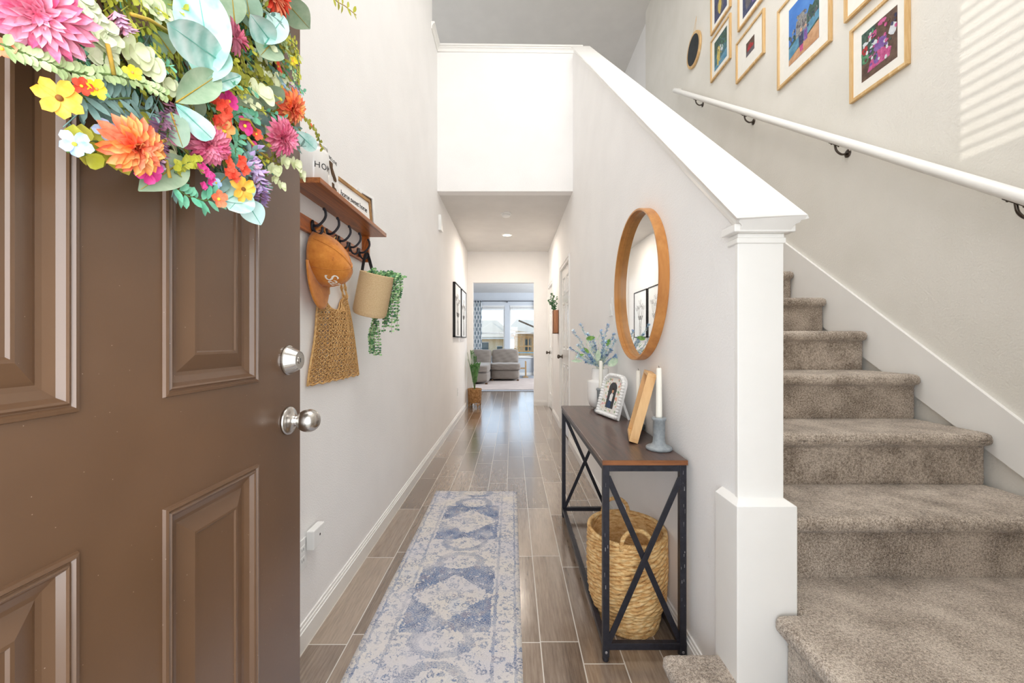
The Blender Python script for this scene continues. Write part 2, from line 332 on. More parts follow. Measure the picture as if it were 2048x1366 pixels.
    def build(s, name, mats, parent=None, smooth=False, bevel=0.0, seg=2, **props):
        me = bpy.data.meshes.new(name); org = worldpos(parent) if parent else (props.pop('origin', None) or Vector((0, 0, 0)))
        org = Vector(org)
        me.from_pydata([tuple(v - org) for v in s.v], [], s.f)
        for m in (mats if isinstance(mats, (list, tuple)) else [mats]): me.materials.append(MATS[m] if isinstance(m, str) else m)
        if any(s.m): me.polygons.foreach_set('material_index', s.m)
        if smooth: me.polygons.foreach_set('use_smooth', [True] * len(me.polygons))
        me.update()
        o = bpy.data.objects.new(name, me); COL.objects.link(o)
        if parent: o.parent = parent
        else: o.location = org
        if bevel:
            b = o.modifiers.new('b', 'BEVEL'); b.width = bevel; b.segments = seg; b.limit_method = 'ANGLE'; b.angle_limit = R(40)
        for k, v in props.items(): o[k] = v
        return o
def empty(name, loc, label, cat, group=None):
    o = bpy.data.objects.new(name, None); COL.objects.link(o); o.location = loc; o['label'] = label; o['category'] = cat
    o.empty_display_size = 0.05
    if group: o['group'] = group
    return o
def tag(o, label, cat, group=None):
    o['label'] = label; o['category'] = cat
    if group: o['group'] = group
    return o
def copy_tree(o, parent=None):
    c = o.copy(); COL.objects.link(c); c.parent = parent
    for ch in [k for k in bpy.data.objects if k.parent is o]: copy_tree(ch, c)
    return c
def struct(name, mb, m, **k):
    o = mb.build(name, m, **k); o['kind'] = 'structure'; return o
def Mx(loc, rx=0, ry=0, rz=0): return Matrix.Translation(loc) @ Matrix.Rotation(rz, 4, 'Z') @ Matrix.Rotation(ry, 4, 'Y') @ Matrix.Rotation(rx, 4, 'X')

# ================================================================ THE SHELL
XL, XR, XS = -0.78, 0.635, 1.815         # hallway left and right wall faces, stair wall face
YE, YU, ZH, ZC = 7.19, 4.28, 2.70, 5.60  # hallway end wall, upper wall face, hall ceiling, foyer ceiling
KT = 0.125                                # knee wall thickness
struct('floor', MB().box(-3.2, 3.2, 0.0, 9.16, -0.1, 0.0), 'plank_tile')
struct('floor_living', MB().box(-3.2, 3.2, 9.16, 13.5, -0.1, 0.004), 'living_carpet')
struct('trim_floor', MB().box(-0.70, 3.2, 9.14, 9.175, 0.0, 0.008), 'dark_nickel')
WY0, WY1, WZ0, WZ1 = 0.22, 0.84, 3.22, 4.20
m = MB().box(XL - 0.14, XL, 0.0, WY0, 0, ZC).box(XL - 0.14, XL, WY0, WY1, 0, WZ0).box(XL - 0.14, XL, WY0, WY1, WZ1, ZC).box(XL - 0.14, XL, WY1, 4.0, 0, ZC).box(XL - 0.14, XL, 4.0, YU + 0.12, 0, 4.15).box(XL - 0.14, XL, YU + 0.12, YE + 0.12, 0, 3.02)
struct('wall_left', m, 'wall_paint')
# knee wall beside the stairs continuing as the hallway's right wall, with two door openings
D1 = (4.53, 5.31); D2 = (6.36, 7.06); DZ = 2.035
m = MB().prism([(1.16, 0), (D1[0], 0), (D1[0], 2.7), (YU, 2.7), (YU, 4.13), (4.14, 4.04), (1.16, 1.46)], 'x', XR, XR + KT)
m.box(XR, XR + KT, YU + 0.0005, YU + 0.12, 2.7, 4.15)
for a, b in ((D1[1], D2[0]), (D2[1], YE + 0.12)): m.box(XR, XR + KT, a, b, 0, 2.7)
for a, b in (D1, D2): m.box(XR, XR + KT, a, b, DZ, 2.7)
struct('wall_knee', m, 'wall_paint')
m = MB().box(XL - 0.002, XR + 0.002, YU, YU + 0.12, ZH - 0.002, 4.15)
struct('wall_upper', m, 'wall_paint')
struct('ceiling', MB().box(-5, XR + KT - 0.002, YU + 0.003, YE + 0.12, ZH, 3.03), 'ceiling_paint')
struct('ceiling_foyer', MB().box(-5, 2.2, 0.0, 9.1, ZC, ZC + 0.1), 'ceiling_paint')
struct('floor_upstairs', MB().box(XR + KT, 2.0, 4.60, YE + 0.12, 2.75, 2.957).box(-5, 2.0, YE + 0.12, 9.0, 2.85, 3.03), 'stair_carpet')
struct('wall_right', MB().box(XS, XS + 0.14, 0.0, 5.57, 0, ZC), 'stair_wall_paint')
struct('wall_landing', MB().box(1.88, 2.0, 5.57, 9.0, 3.0, ZC).box(-5, 2.0, 9.0, 9.1, 3.0, ZC).box(-5.1, -5, 3.9, 9.0, 2.6, ZC).box(-5, XL - 0.14, 3.9, 4.0, 2.6, ZC), 'wall_paint')
# end wall with the cased opening to the living room
OX0, OX1, OZ = -0.684, 0.386, 2.157
m = MB().box(-3.2, OX0, YE, YE + 0.12, 0, ZH).box(OX1, 3.2, YE, YE + 0.12, 0, ZH).box(OX0, OX1, YE, YE + 0.12, OZ, ZH)
struct('wall_end', m, 'wall_paint')
# front wall round the open door, with the high window over the stair foot
FX0, FX1, FZ = -0.60, 0.40, 2.06
m = MB().box(XL - 0.14, FX0, 0.0, 0.10, 0, ZC).box(FX0, FX1, 0.0, 0.10, FZ, ZC).box(FX1, XS + 0.14, 0.0, 0.10, 0, ZC)
struct('wall_front', m, 'wall_paint')
# high blind-covered window in the left wall over the front door: the source of the striped sun on the stair wall
xo = XL - 0.13
wf = struct('window_1', MB().box(xo, xo + 0.03, WY0, WY1, WZ0, WZ0 + 0.03).box(xo, xo + 0.03, WY0, WY1, WZ1 - 0.03, WZ1).box(xo, xo + 0.03, WY0, WY0 + 0.03, WZ0, WZ1).box(xo, xo + 0.03, WY1 - 0.03, WY1, WZ0, WZ1), 'trim_paint')
m = MB()
k = WZ0 + 0.04
while k < WZ1 - 0.04:
    m.add([(xo + 0.04, WY0 + 0.004, k + 0.005), (xo + 0.09, WY0 + 0.004, k - 0.005), (xo + 0.09, WY1 - 0.004, k - 0.005), (xo + 0.04, WY1 - 0.004, k + 0.005)], [(0, 1, 2, 3)])
    k += 0.05
sl = m.build('blind_slats', 'white_plastic', wf); sl.modifiers.new('s', 'SOLIDIFY').thickness = 0.003
struct('trim_porch_sunblock', MB().box(-3, 1.9, -3.0, 0.0, 2.35, 2.5).box(-3, 3, -3.0, 0.0, -0.15, -0.02), 'stair_wall_paint')  # unseen porch slabs; the roof is added to block sun at the doorway
# living room
m = MB().box(-3.3, -3.2, YE, 13.5, 0, ZH).box(3.2, 3.3, YE, 13.5, 0, ZH)
struct('wall_living_sides', m, 'living_paint')
struct('ceiling_living', MB().box(-3.3, 3.3, YE + 0.12, 13.5, ZH, 2.8), 'ceiling_paint')
YW = 13.4
WN = [(-1.06, -0.24), (-0.07, 0.75)]; WB, WT = 0.60, 2.28
m = MB().box(-3.3, WN[0][0], YW, YW + 0.14, 0, ZH).box(WN[0][1], WN[1][0], YW, YW + 0.14, 0, ZH).box(WN[1][1], 3.3, YW, YW + 0.14, 0, ZH)
for a, b in WN: m.box(a, b, YW, YW + 0.14, 0, WB).box(a, b, YW, YW + 0.14, WT, ZH)
struct('wall_back', m, 'living_paint')
glass = bpy.data.materials.new('window_glass'); glass.use_nodes = True; MATS['window_glass'] = glass
gn = glass.node_tree.nodes; gl = glass.node_tree.links; gn.clear()
go = gn.new('ShaderNodeOutputMaterial'); gm = gn.new('ShaderNodeMixShader'); gt = gn.new('ShaderNodeBsdfTransparent'); gg = gn.new('ShaderNodeBsdfGlossy'); gf = gn.new('ShaderNodeFresnel')
gg.inputs['Roughness'].default_value = 0.02; gt.inputs['Color'].default_value = (0.96, 0.985, 1, 1); gl.new(gf.outputs[0], gm.inputs[0]); gl.new(gt.outputs[0], gm.inputs[1]); gl.new(gg.outputs[0], gm.inputs[2]); gl.new(gm.outputs[0], go.inputs[0])
for i, (a, b) in enumerate(WN):
    m = MB(); t = 0.035
    for (z0, z1, yy) in ((WB, 1.40, 0.02), (1.36, WT, 0.05)):
        m.box(a, a + t, YW + yy, YW + yy + 0.03, z0, z1).box(b - t, b, YW + yy, YW + yy + 0.03, z0, z1).box(a + t, b - t, YW + yy, YW + yy + 0.03, z0, z0 + t + 0.01).box(a + t, b - t, YW + yy, YW + yy + 0.03, z1 - t, z1)
    wd = struct('window_%d' % (i + 2), m, 'trim_paint')
    MB().box(a + t, b - t, YW + 0.034, YW + 0.037, WB + t, 1.37).box(a + t, b - t, YW + 0.064, YW + 0.067, 1.40, WT - t).build('window_pane', 'window_glass', wd)
    MB().box(a - 0.05, b + 0.05, YW - 0.05, YW + 0.02, WB - 0.03, WB).build('window_sill', 'trim_paint', wd)
    m = MB()
    for q in range(7): m.box(a + 0.01, b - 0.01, YW - 0.01, YW + 0.04, WT - 0.045 - q * 0.011, WT - 0.038 - q * 0.011)
    m.box(a + 0.005, b - 0.005, YW - 0.015, YW + 0.045, WT - 0.036, WT).box(a + 0.01, b - 0.01, YW - 0.01, YW + 0.04, WT - 0.14, WT - 0.12)
    m.build('raised_blind', 'white_plastic', wd)
    MB().tube([(a + 0.1, YW - 0.02, WT - 0.04), (a + 0.1, YW - 0.02, WT - 0.62)], 0.005, 6).build('blind_wand', 'white_plastic', wd)

# baseboards, crowned wall caps, casings
def baseboard(name, x0, x1, y0, y1, nx, ny):
    """a board on a wall, the profile steps back towards its top; (nx, ny) points into the room"""
    m = MB()
    for t, z0, z1 in ((0.014, 0, 0.068), (0.010, 0.068, 0.080), (0.006, 0.080, 0.092)):
        m.box(min(x0, x0 + nx * t), max(x1, x1 + nx * t), min(y0, y0 + ny * t), max(y1, y1 + ny * t), z0, z1)
    return struct(name, m, 'trim_paint')
baseboard('baseboard_left', XL, XL, 0.10, YE, 1, 0)
baseboard('baseboard_right', XR, XR, 1.23, D1[0] - 0.06, -1, 0)
baseboard('baseboard_right_middle', XR, XR, D1[1] + 0.06, D2[0] - 0.06, -1, 0)
baseboard('baseboard_end', OX1, XR, YE, YE, 0, -1)
baseboard('baseboard_end_left', XL, OX0, YE, YE, 0, -1)
baseboard('baseboard_living', -3.2, 3.2, YW, YW, 0, -1)

def cap_profile(o):  # (offset outwards, height under the top)
    return [(0.0, -0.052 - o), (0.010, -0.052 - o), (0.012, -0.040 - o), (0.017, -0.034 - o), (0.018, -0.026 - o), (0.028, -0.016 - o), (0.030, -0.016)]
def capm(L, wid):
    """cap cross-section, half width wid of the wall; returned as closed polygon (across, height)"""
    right = [(wid, -0.070), (wid + 0.006, -0.070), (wid + 0.009, -0.055), (wid + 0.007, -0.045), (wid + 0.013, -0.035), (wid + 0.020, -0.030), (wid + 0.021, -0.020), (wid + 0.030, -0.018), (wid + 0.034, -0.009), (wid + 0.030, 0.0)]
    return right + [(-a, b) for a, b in right[::-1]]
# rake cap on the knee wall
pol = capm(0, KT / 2); xm = XR + KT / 2
ya, za, yb, zb = 1.095, 1.476, 4.17, 4.135
m = MB(); n = len(pol); sl_ = (zb - za) / (yb - ya)
vs = [(xm + a, ya - b * 0.0 + (0.034 - (abs(a) if abs(b) > 0.016 else 0.096) * 0) * 0 + (-b * 0.55 if b < -0.016 else 0.0), za + b + (-b * 0.55 if b < -0.016 else 0.0) * sl_) for a, b in pol] + [(xm + a, yb, zb + b) for a, b in pol]
m.add(vs, [tuple(range(n)), tuple(range(n, 2 * n))[::-1]] + [(i, n + i, n + (i + 1) % n, (i + 1) % n) for i in range(n)])
struct('trim_knee_cap', m, 'trim_paint')
# level caps of the upper half walls
m = MB(); ym = YU + 0.06; zt = 4.225
vs = [(XL - 0.14, ym + a, zt + b) for a, b in capm(0, 0.06)] + [(XR + 0.1, ym + a, zt - 0.02 + b) for a, b in capm(0, 0.06)]
m.add(vs, [tuple(range(n)), tuple(range(n, 2 * n))[::-1]] + [(i, n + i, n + (i + 1) % n, (i + 1) % n) for i in range(n)])
xw = XL - 0.07
vs = [(xw + a, 3.96, zt + b) for a, b in capm(0, 0.07)] + [(xw + a, YU + 0.12, zt + b) for a, b in capm(0, 0.07)]
m.add(vs, [tuple(range(n)), tuple(range(n, 2 * n))[::-1]] + [(i, n + i, n + (i + 1) % n, (i + 1) % n) for i in range(n)])
struct('trim_upper_cap', m, 'trim_paint')
# newel: boxed end of the knee wall with a smooth face board, stepped base box
m = MB().box(XR - 0.002, XR + KT + 0.002, 1.150, 1.165, 0.2, 1.425)
struct('trim_newel_face', m, 'trim_paint', bevel=0.002)
m = MB().box(XR - 0.020, XR + KT + 0.020, 1.120, 1.24, 0.19, 0.685)
m.add([(XR - 0.020, 1.120, 0.685), (XR + KT + 0.020, 1.120, 0.685), (XR + KT + 0.020, 1.24, 0.685), (XR - 0.020, 1.24, 0.685),
       (XR, 1.148, 0.70), (XR + KT, 1.148, 0.70), (XR + KT, 1.24, 0.70), (XR, 1.24, 0.70)], [(0, 1, 5, 4), (1, 2, 6, 5), (2, 3, 7, 6), (3, 0, 4, 7), (4, 5, 6, 7)])
struct('trim_newel_base', m, 'trim_paint', bevel=0.002)
# moulding return under the front of the rake cap
m = MB()
for z0, z1, o in ((1.412, 1.428, 0.006), (1.428, 1.440, 0.003), (1.440, 1.462, 0.022)):
    m.box(XR - o, XR + KT + o, 1.150 - o, 1.20, z0, z1)
struct('trim_newel_crown', m, 'trim_paint', bevel=0.003, seg=3)
# skirt board on the stair wall
def zsk(y): return 0.846 + 0.742 * (y - 1.441)
m = MB().prism([(0.101, 0.39), (1.0, 0.39), (1.0, zsk(1.0)), (0.101, zsk(1.0))], 'x', XS - 0.016, XS - 0.0005)
m.prism([(1.0, 0.39), (4.4, zsk(4.4) - 0.6), (4.4, zsk(4.4)), (1.0, zsk(1.0))], 'x', XS - 0.016, XS - 0.0005)
struct('trim_stair_skirt', m, 'trim_paint')

# ================================================================ STAIRS
RISE, RUN = 0.197, 0.27
st = empty('staircase', (1.2, 1.0, 0), 'flight of stairs in speckled grey-brown carpet, turning up beside the knee wall', 'stairs')
tex = bpy.data.textures.new('pile', 'CLOUDS'); tex.noise_scale = 0.008; tex.noise_depth = 2
def stepmesh(boxes, fine=True):
    m = MB()
    for b in boxes: m.box(*b)
    o = m.build('step', 'stair_carpet', st)
    if fine:
        b = o.modifiers.new('b', 'BEVEL'); b.width = 0.021; b.segments = 4; b.limit_method = 'ANGLE'
        r = o.modifiers.new('r', 'REMESH'); r.mode = 'VOXEL'; r.voxel_size = 0.0065; r.use_smooth_shade = True
        d = o.modifiers.new('d', 'DISPLACE'); d.texture = tex; d.strength = 0.006; d.mid_level = 0.5; d.texture_coords = 'LOCAL'
    return o
XI, XO = XR + KT + 0.003, XS - 0.018
stepmesh([(0.475, 0.80, 0.11, 1.215, 0.0, RISE - 0.02), (0.447, 0.80, 0.11, 1.235, RISE - 0.042, RISE + 0.006)])
stepmesh([(0.742, XO, 0.11, 1.117, RISE, 2 * RISE - 0.02), (0.708, XO, 0.11, 1.117, 2 * RISE - 0.044, 2 * RISE + 0.006), (XI + 0.022, XO, 1.05, 1.33, 2 * RISE - 0.06, 2 * RISE + 0.006)])
for k in range(3, 16):
    y = 1.25 + (k - 3) * RUN; z = k * RISE; xi = XI + (0.022 if k == 3 else 0)
    stepmesh([(xi, XO, y + 0.03, y + 0.09, z - RISE - 0.01, z - 0.02), (xi, XO, y, y + RUN + 0.05, z - 0.044, z + 0.006)], k < 9)

# ================================================================ FRONT DOOR (open, in the left foreground)
DX = -0.545; DY0, DY1 = 0.10, 1.054
dr = empty('front_door', (DX, DY0, 0), 'open brown six-panel front door with a flower wreath on it', 'door')
m = MB()
cols = [(0.265, 0.514), (0.639, 0.878)]; rows = [(0.25, 0.8765), (1.05, 1.63), (1.76, 1.97)]
ys = [DY0] + [v for c in cols for v in c] + [DY1]; zs = [0.022] + [v for r_ in rows for v in r_] + [2.04]
for i in range(5):
    for j in range(7):
        if i % 2 and j % 2: continue
        m.add([(DX, ys[i], zs[j]), (DX, ys[i + 1], zs[j]), (DX, ys[i + 1], zs[j + 1]), (DX, ys[i], zs[j + 1])], [(0, 1, 2, 3)])
XB = DX - 0.045
m.add([(DX, DY0, 0.022), (DX, DY1, 0.022), (DX, DY1, 2.04), (DX, DY0, 2.04), (XB, DY0, 0.022), (XB, DY1, 0.022), (XB, DY1, 2.04), (XB, DY0, 2.04)],
      [(4, 7, 6, 5), (0, 4, 5, 1), (1, 5, 6, 2), (2, 6, 7, 3), (3, 7, 4, 0)])
m.build('door_slab', 'door_brown', dr)
PR = [(0, 0), (0.0015, 0.0045), (0.006, 0.0055), (0.0085, 0.002), (0.010, 0.002), (0.0125, 0.0045), (0.015, 0.003), (0.020, -0.004), (0.030, -0.0085), (0.036, -0.0095), (0.040, -0.0075), (0.062, 0.0005), (0.066, 0.0005), (0.0685, -0.002)]
for (a, b) in cols:
    for (c, d) in rows:
        m = MB(); vs = []
        for o, h in PR:
            o *= 1.05; vs += [(DX + h, a + o, c + o), (DX + h, b - o, c + o), (DX + h, b - o, d - o), (DX + h, a + o, d - o)]
        fs = [(4 * i + k, 4 * i + (k + 1) % 4, 4 * i + 4 + (k + 1) % 4, 4 * i + 4 + k) for i in range(len(PR) - 1) for k in range(4)]
        q = 4 * (len(PR) - 1); fs.append((q, q + 1, q + 2, q + 3)); m.add(vs, fs)
        m.build('door_panel', 'door_brown', dr)
KY = 0.9975
Mk = Matrix.Translation((DX, KY, 0.945)) @ Matrix.Rotation(R(90), 4, 'Y')
m = MB().lathe([(0.0, 0.0), (0.034, 0.0), (0.0345, 0.004), (0.032, 0.007), (0.026, 0.009), (0.016, 0.013), (0.012, 0.020), (0.012, 0.030)], 40, Mk)
kn = m.build('knob_rose', 'nickel', dr, smooth=True)
prof = [(0.012, 0.026)] + [(0.0275 * sin(a) ** 0.8 if a < pi else 0, 0.050 - 0.026 * cos(a)) for a in [0.5 + i * (pi - 0.5) / 16 for i in range(17)]]
prof[-1] = (0.0005, 0.076)
MB().lathe(prof, 40, Mk).build('knob_ball', 'nickel', kn, smooth=True)
Mk = Matrix.Translation((DX, KY, 1.092)) @ Matrix.Rotation(R(90), 4, 'Y')
db = MB().lathe([(0.0, 0.0), (0.0355, 0.0), (0.036, 0.004), (0.034, 0.006), (0.0225, 0.027), (0.0215, 0.029), (0.019, 0.0285), (0.0, 0.0285)], 40, Mk).build('deadbolt', 'nickel', dr, bevel=0.0)
m = MB().lathe([(0.0, 0.0285), (0.008, 0.0285), (0.0085, 0.0305), (0.0, 0.0305)], 24, Mk); m.cur = 1
m.box(DX + 0.0304, DX + 0.031, KY - 0.0012, KY + 0.0012, 1.087, 1.097)
m.build('keyhole', ['nickel', 'ink'], db)
m = MB()
for z in (0.3, 1.02, 1.75): m.tube([(DX - 0.005, DY0 - 0.004, z - 0.05), (DX - 0.005, DY0 - 0.004, z + 0.05)], 0.006, 10)
m.build('hinge', 'nickel', dr)
m = MB().box(FX0, FX0 + 0.035, -0.0, 0.098, 0, FZ).box(FX1 - 0.035, FX1, -0.0, 0.098, 0, FZ).box(FX0, FX1, -0.0, 0.098, FZ - 0.03, FZ)
struct('trim_front_jamb', m, 'trim_paint')

# ================================================================ WREATH on the door
wr = empty('flower_wreath', (DX + 0.05, 0.62, 1.69), 'big wreath of pink, orange and yellow flowers with pale green leaves on the door', 'wreath')
def flat(n, a, b=None, sc=60): return mat(n, a, 0.7, col2=b or a, scale=sc, spec=0.25)
flat('petal_pink', 'de5b88', 'f3a0b8'); flat('petal_pink_light', 'f4b9cb', 'e887a6'); flat('petal_rose', 'cc5876', 'ea93a8')
flat('petal_coral', 'f36f4b', 'fba07a'); flat('petal_orange', 'f99848', 'fdc384'); flat('petal_peach', 'fbb78f', 'f79a76')
flat('petal_yellow', 'f3b03a', 'f7cb62'); flat('petal_lemon', 'f3dc2e', 'f7e65e'); flat('petal_magenta', 'd0277e', 'e65aa0')
flat('petal_red', 'e2432f', 'f26a50'); flat('petal_blue', '8fb6ee', 'd6e4fb'); flat('petal_lilac', 'b79ad0', 'd9c4e6'); flat('petal_mauve', 'c98fb4', 'e5c2d8')
flat('flower_eye', '6b4322', '8a5a2c'); flat('bud_cream', 'e8ecd0', 'cfd8ae')
flat('leaf_mint', 'a9d6cc', 'c9e8df', 25); flat('leaf_mint_pale', 'd3ece8', 'b8ded8', 25); flat('leaf_sage', '8fa88a', 'aebfa3', 30)
flat('leaf_eucalyptus', '7f9a84', '9bb19c', 30); flat('leaf_cream_green', 'cdd3a2', 'e3e6c6', 40); flat('leaf_lime', 'b9b83a', 'd0cf5e', 40)
flat('leaf_olive', '7a7f2d', 'a39f3f', 40); flat('leaf_teal', '5fae8c', '8bcdab', 40); flat('leaf_deep', '3b6a45', '558a5c', 40); flat('leaf_dusty', '6f8f88', '8ba9a2', 40)
flat('leaf_young', 'b4cf8f', 'd2e2ad', 40); flat('twig_brown', '4b3826', '6b4f35', 60)
flat('leaf_vein', '5fae9c', '8ccabc', 40)
g = NG('leaf_lambs_ear', 0.75); wv = g.math('SINE', g.math('ADD', g.math('MULTIPLY', g.z, 260.0), g.math('MULTIPLY', g.y, 150.0)))
kk = g.noise(g.obj, 30, 3, 0.6); g.color(g.ramp(g.math('ADD', g.math('MULTIPLY', wv, 0.10), kk), [(0.32, '9ccfc5'), (0.5, 'c2e4dd'), (0.72, 'dcf1ed')])); g.bump(wv, 0.25, 0.002)

def pw(px, py, X): return onx(px, py, X)
def facing(p, jit=0.25):
    v = Vector((0.9, -0.25, -0.05)) + Vector((0, (p.y - 0.62) * 0.9, (p.z - 1.69) * 0.7))
    v += Vector((random.uniform(-jit, jit), random.uniform(-jit, jit), random.uniform(-jit, jit)))
    return v.normalized()
def basis(nr):
    a = nr.cross(Vector((0, 0, 1))).normalized(); return a, nr.cross(a)
def dahlia(p, Rr, nr, m1, m2, name='dahlia', layers=5, n0=17, wide=1.0):
    m = MB(); a, b = basis(nr); Rr *= 0.84; n0 = int(n0 * 1.3)
    for L in range(layers):
        t = L / (layers - 1); el = R(-8 + 78 * t); ln = Rr * (1.0 - 0.45 * t); n = max(6, int(n0 * (1 - 0.45 * t)))
        for k in range(n):
            an = 2 * pi * (k + 0.5 * (L % 2)) / n + random.uniform(-.12, .12); e = el + random.uniform(-.14, .14)
            d = (a * cos(an) + b * sin(an)) * cos(e) + nr * sin(e); up = nr * cos(e) - (a * cos(an) + b * sin(an)) * sin(e)
            m.cur = 1 if random.random() < 0.35 + 0.25 * (L % 2) else 0
            m.petal(p + nr * (Rr * 0.12 * t), d, up, ln * random.uniform(.9, 1.05), ln * 0.25 * wide, 0.8, 0.06 - 0.2 * t, 0.33, 2, 6, 0.66)
    m.cur = 0; m.ball(p + nr * Rr * 0.1, Rr * 0.14, 8)
    return m.build(name, [m1, m2], wr, smooth=True)
def small(p, Rr, nr, m1, eye='flower_eye', n=5, name='small_flower', wide=0.78, lift=15):
    m = MB(); a, b = basis(nr); ph = random.uniform(0, 6); Rr *= 0.76
    for k in range(n):
        an = ph + 2 * pi * k / n + random.uniform(-.15, .15); e = R(lift + random.uniform(-12, 12)); d = (a * cos(an) + b * sin(an)) * cos(e) + nr * sin(e)
        m.petal(p, d, nr, Rr * random.uniform(.88, 1.08), Rr * wide, 0.28, random.uniform(-.25, .05), 0.33, 4, 6, 0.66)
    m.cur = 1; m.ball(p + nr * Rr * 0.1, (Rr * 0.16,) * 3, 8)
    return m.build(name, [m1, eye], wr, smooth=True)
def cluster(p, Rr, nr, m1, n=14, name='flower_cluster'):
    m = MB(); a, b = basis(nr)
    for k in range(n):
        r_ = Rr * math.sqrt(random.random()); an = random.uniform(0, 6.28); c = p + a * cos(an) * r_ + b * sin(an) * r_ + nr * (Rr * 0.6 - r_ * 0.5)
        for q in range(4):
            t = q * pi / 2 + an; m.petal(c, a * cos(t) + b * sin(t) + nr * 0.4, nr, Rr * 0.42, Rr * 0.34, 0.4, 0, 0.5, 2, 3)
    return m.build(name, m1, wr, smooth=True)
def leaf(px0, py0, px1, py1, wpx, X0, X1, m1='leaf_lambs_ear', cup=0.25, curl=0.0, name='lambs_ear_leaf', wmax=0.45, tip=0.6, rollup=0.0):
    p, q = pw(px0, py0, X0), pw(px1, py1, X1); sc = F / ((p.y + q.y) / 2); d = q - p
    nr = (Vector((0, 0, H)) - (p + q) / 2).normalized() + Vector((0.0, rollup, 0)); m = MB()
    m.petal(p, d, nr, d.length, wpx / sc, cup, curl, tip, 8, 14, wmax)
    o = m.build(name, m1, wr, smooth=True)
    up = (nr - d.normalized() * nr.dot(d.normalized())).normalized()
    m = MB(); m.tube([p + d * (t / 6) * 0.96 + up * (curl * d.length * (t / 6) ** 2 + 0.0006) for t in range(7)], [0.0012 * (1 - t / 8) for t in range(7)], 5)
    m.build('leaf_midrib', 'leaf_vein' if 'lambs' in m1 or 'mint' in m1 else 'stem_yellow', o, smooth=True)
    return o
def spray(pts, X, m1, lw, ll, n, name='leaf_spray', stem='stem_green', pairs=True, sr=0.0012, spread=0.9, bud=None):
    P = [pw(a, b, X + (dx if isinstance(dx, (int, float)) else 0)) for a, b, dx in pts]
    m = MB(); m.tube(P, sr, 5); m.cur = 1
    for i in range(n):
        t = (i + 0.5) / n * (len(P) - 1); k = int(t); k = min(k, len(P) - 2); c = P[k].lerp(P[k + 1], t - k); d = (P[k + 1] - P[k]).normalized()
        for s_ in (-1, 1) if pairs else (random.choice((-1, 1)),):
            a = d.cross(Vector((1, 0, 0))).normalized() * s_
            v = (a * spread + d * random.uniform(.3, .8) + Vector((random.uniform(-.5, .5), 0, 0)))
            if bud: m.ball(c + v.normalized() * ll, lw, 6)
            else: m.petal(c, v, Vector((1, random.uniform(-.6, 0), random.uniform(-.4, .4))), ll * random.uniform(.8, 1.15), lw, 0.3, 0, 0.6, 2, 4, 0.5)
    return m.build(name, [stem, m1], wr, smooth=True)
# twig ring
m = MB()
for k in range(22):
    ph = random.uniform(0, 6.28); rr = random.uniform(0.17, 0.24); xo = random.uniform(-0.035, 0.0)
    m.tube([(DX + 0.05 + xo + 0.01 * sin(3 * t + ph), 0.62 + (rr + 0.01 * sin(5 * t + ph)) * cos(t), 1.69 + (rr + 0.012 * cos(4 * t + ph)) * sin(t)) for t in [i * 2 * pi / 36 for i in range(36)]], 0.0035, 5, closed=True)
m.build('twig_ring', 'twig_brown', wr, smooth=True)
# dense filler greenery round the ring
def filler(name, m1, n, lw, ll, rlo, rhi, xlo, xhi, seed, k=7):
    random.seed(seed); m = MB()
    for i in range(n):
        t = random.uniform(0, 2 * pi); r0 = random.uniform(rlo, rhi); c = Vector((random.uniform(xlo, xhi), 0.62 + r0 * cos(t), 1.69 + r0 * sin(t)))
        d = Vector((random.uniform(.0, .5), cos(t) + random.uniform(-.9, .9), sin(t) + random.uniform(-.9, .9))).normalized(); p2 = c + d * ll * k * 0.55
        if p2.y > 0.99 or (p2.x < DX + 0.006): p2 = c + Vector((0.02, -0.01, -0.02)); d = (p2 - c).normalized()
        m.tube([c, c.lerp(p2, .5) + Vector((.002, 0, .001)), p2], 0.0008, 4)
        for q in range(k):
            b = c.lerp(p2, q / k); s_ = 1 if q % 2 else -1; a = d.cross(Vector((1, 0.2, 0))).normalized() * s_
            m.petal(b, a + d * 0.8 + Vector((random.uniform(-.2, .5), 0, 0)), Vector((1, random.uniform(-.5, .2), random.uniform(-.3, .3))), ll * random.uniform(.7, 1.1), lw, 0.25, 0, 0.6, 2, 3, 0.5)
    o = m.build(name, m1, wr, smooth=True); o['kind'] = 'stuff'; return o
filler('deep_green_filler', 'leaf_deep', 260, 0.006, 0.013, 0.10, 0.27, DX + 0.012, DX + 0.045, 11)
filler('olive_filler', 'leaf_olive', 330, 0.007, 0.014, 0.09, 0.27, DX + 0.02, DX + 0.065, 12)
filler('lime_filler', 'leaf_lime', 170, 0.0075, 0.012, 0.10, 0.27, DX + 0.03, DX + 0.07, 13)
filler('dusty_green_filler', 'leaf_dusty', 110, 0.007, 0.02, 0.12, 0.27, DX + 0.02, DX + 0.06, 14)
filler('teal_filler', 'leaf_teal', 110, 0.007, 0.014, 0.12, 0.28, DX + 0.03, DX + 0.065, 15)
filler('cream_green_filler', 'leaf_cream_green', 80, 0.012, 0.014, 0.13, 0.27, DX + 0.035, DX + 0.07, 16, 5)
filler('sage_filler', 'leaf_sage', 60, 0.026, 0.04, 0.13, 0.25, DX + 0.015, DX + 0.05, 17, 2)
random.seed(5)
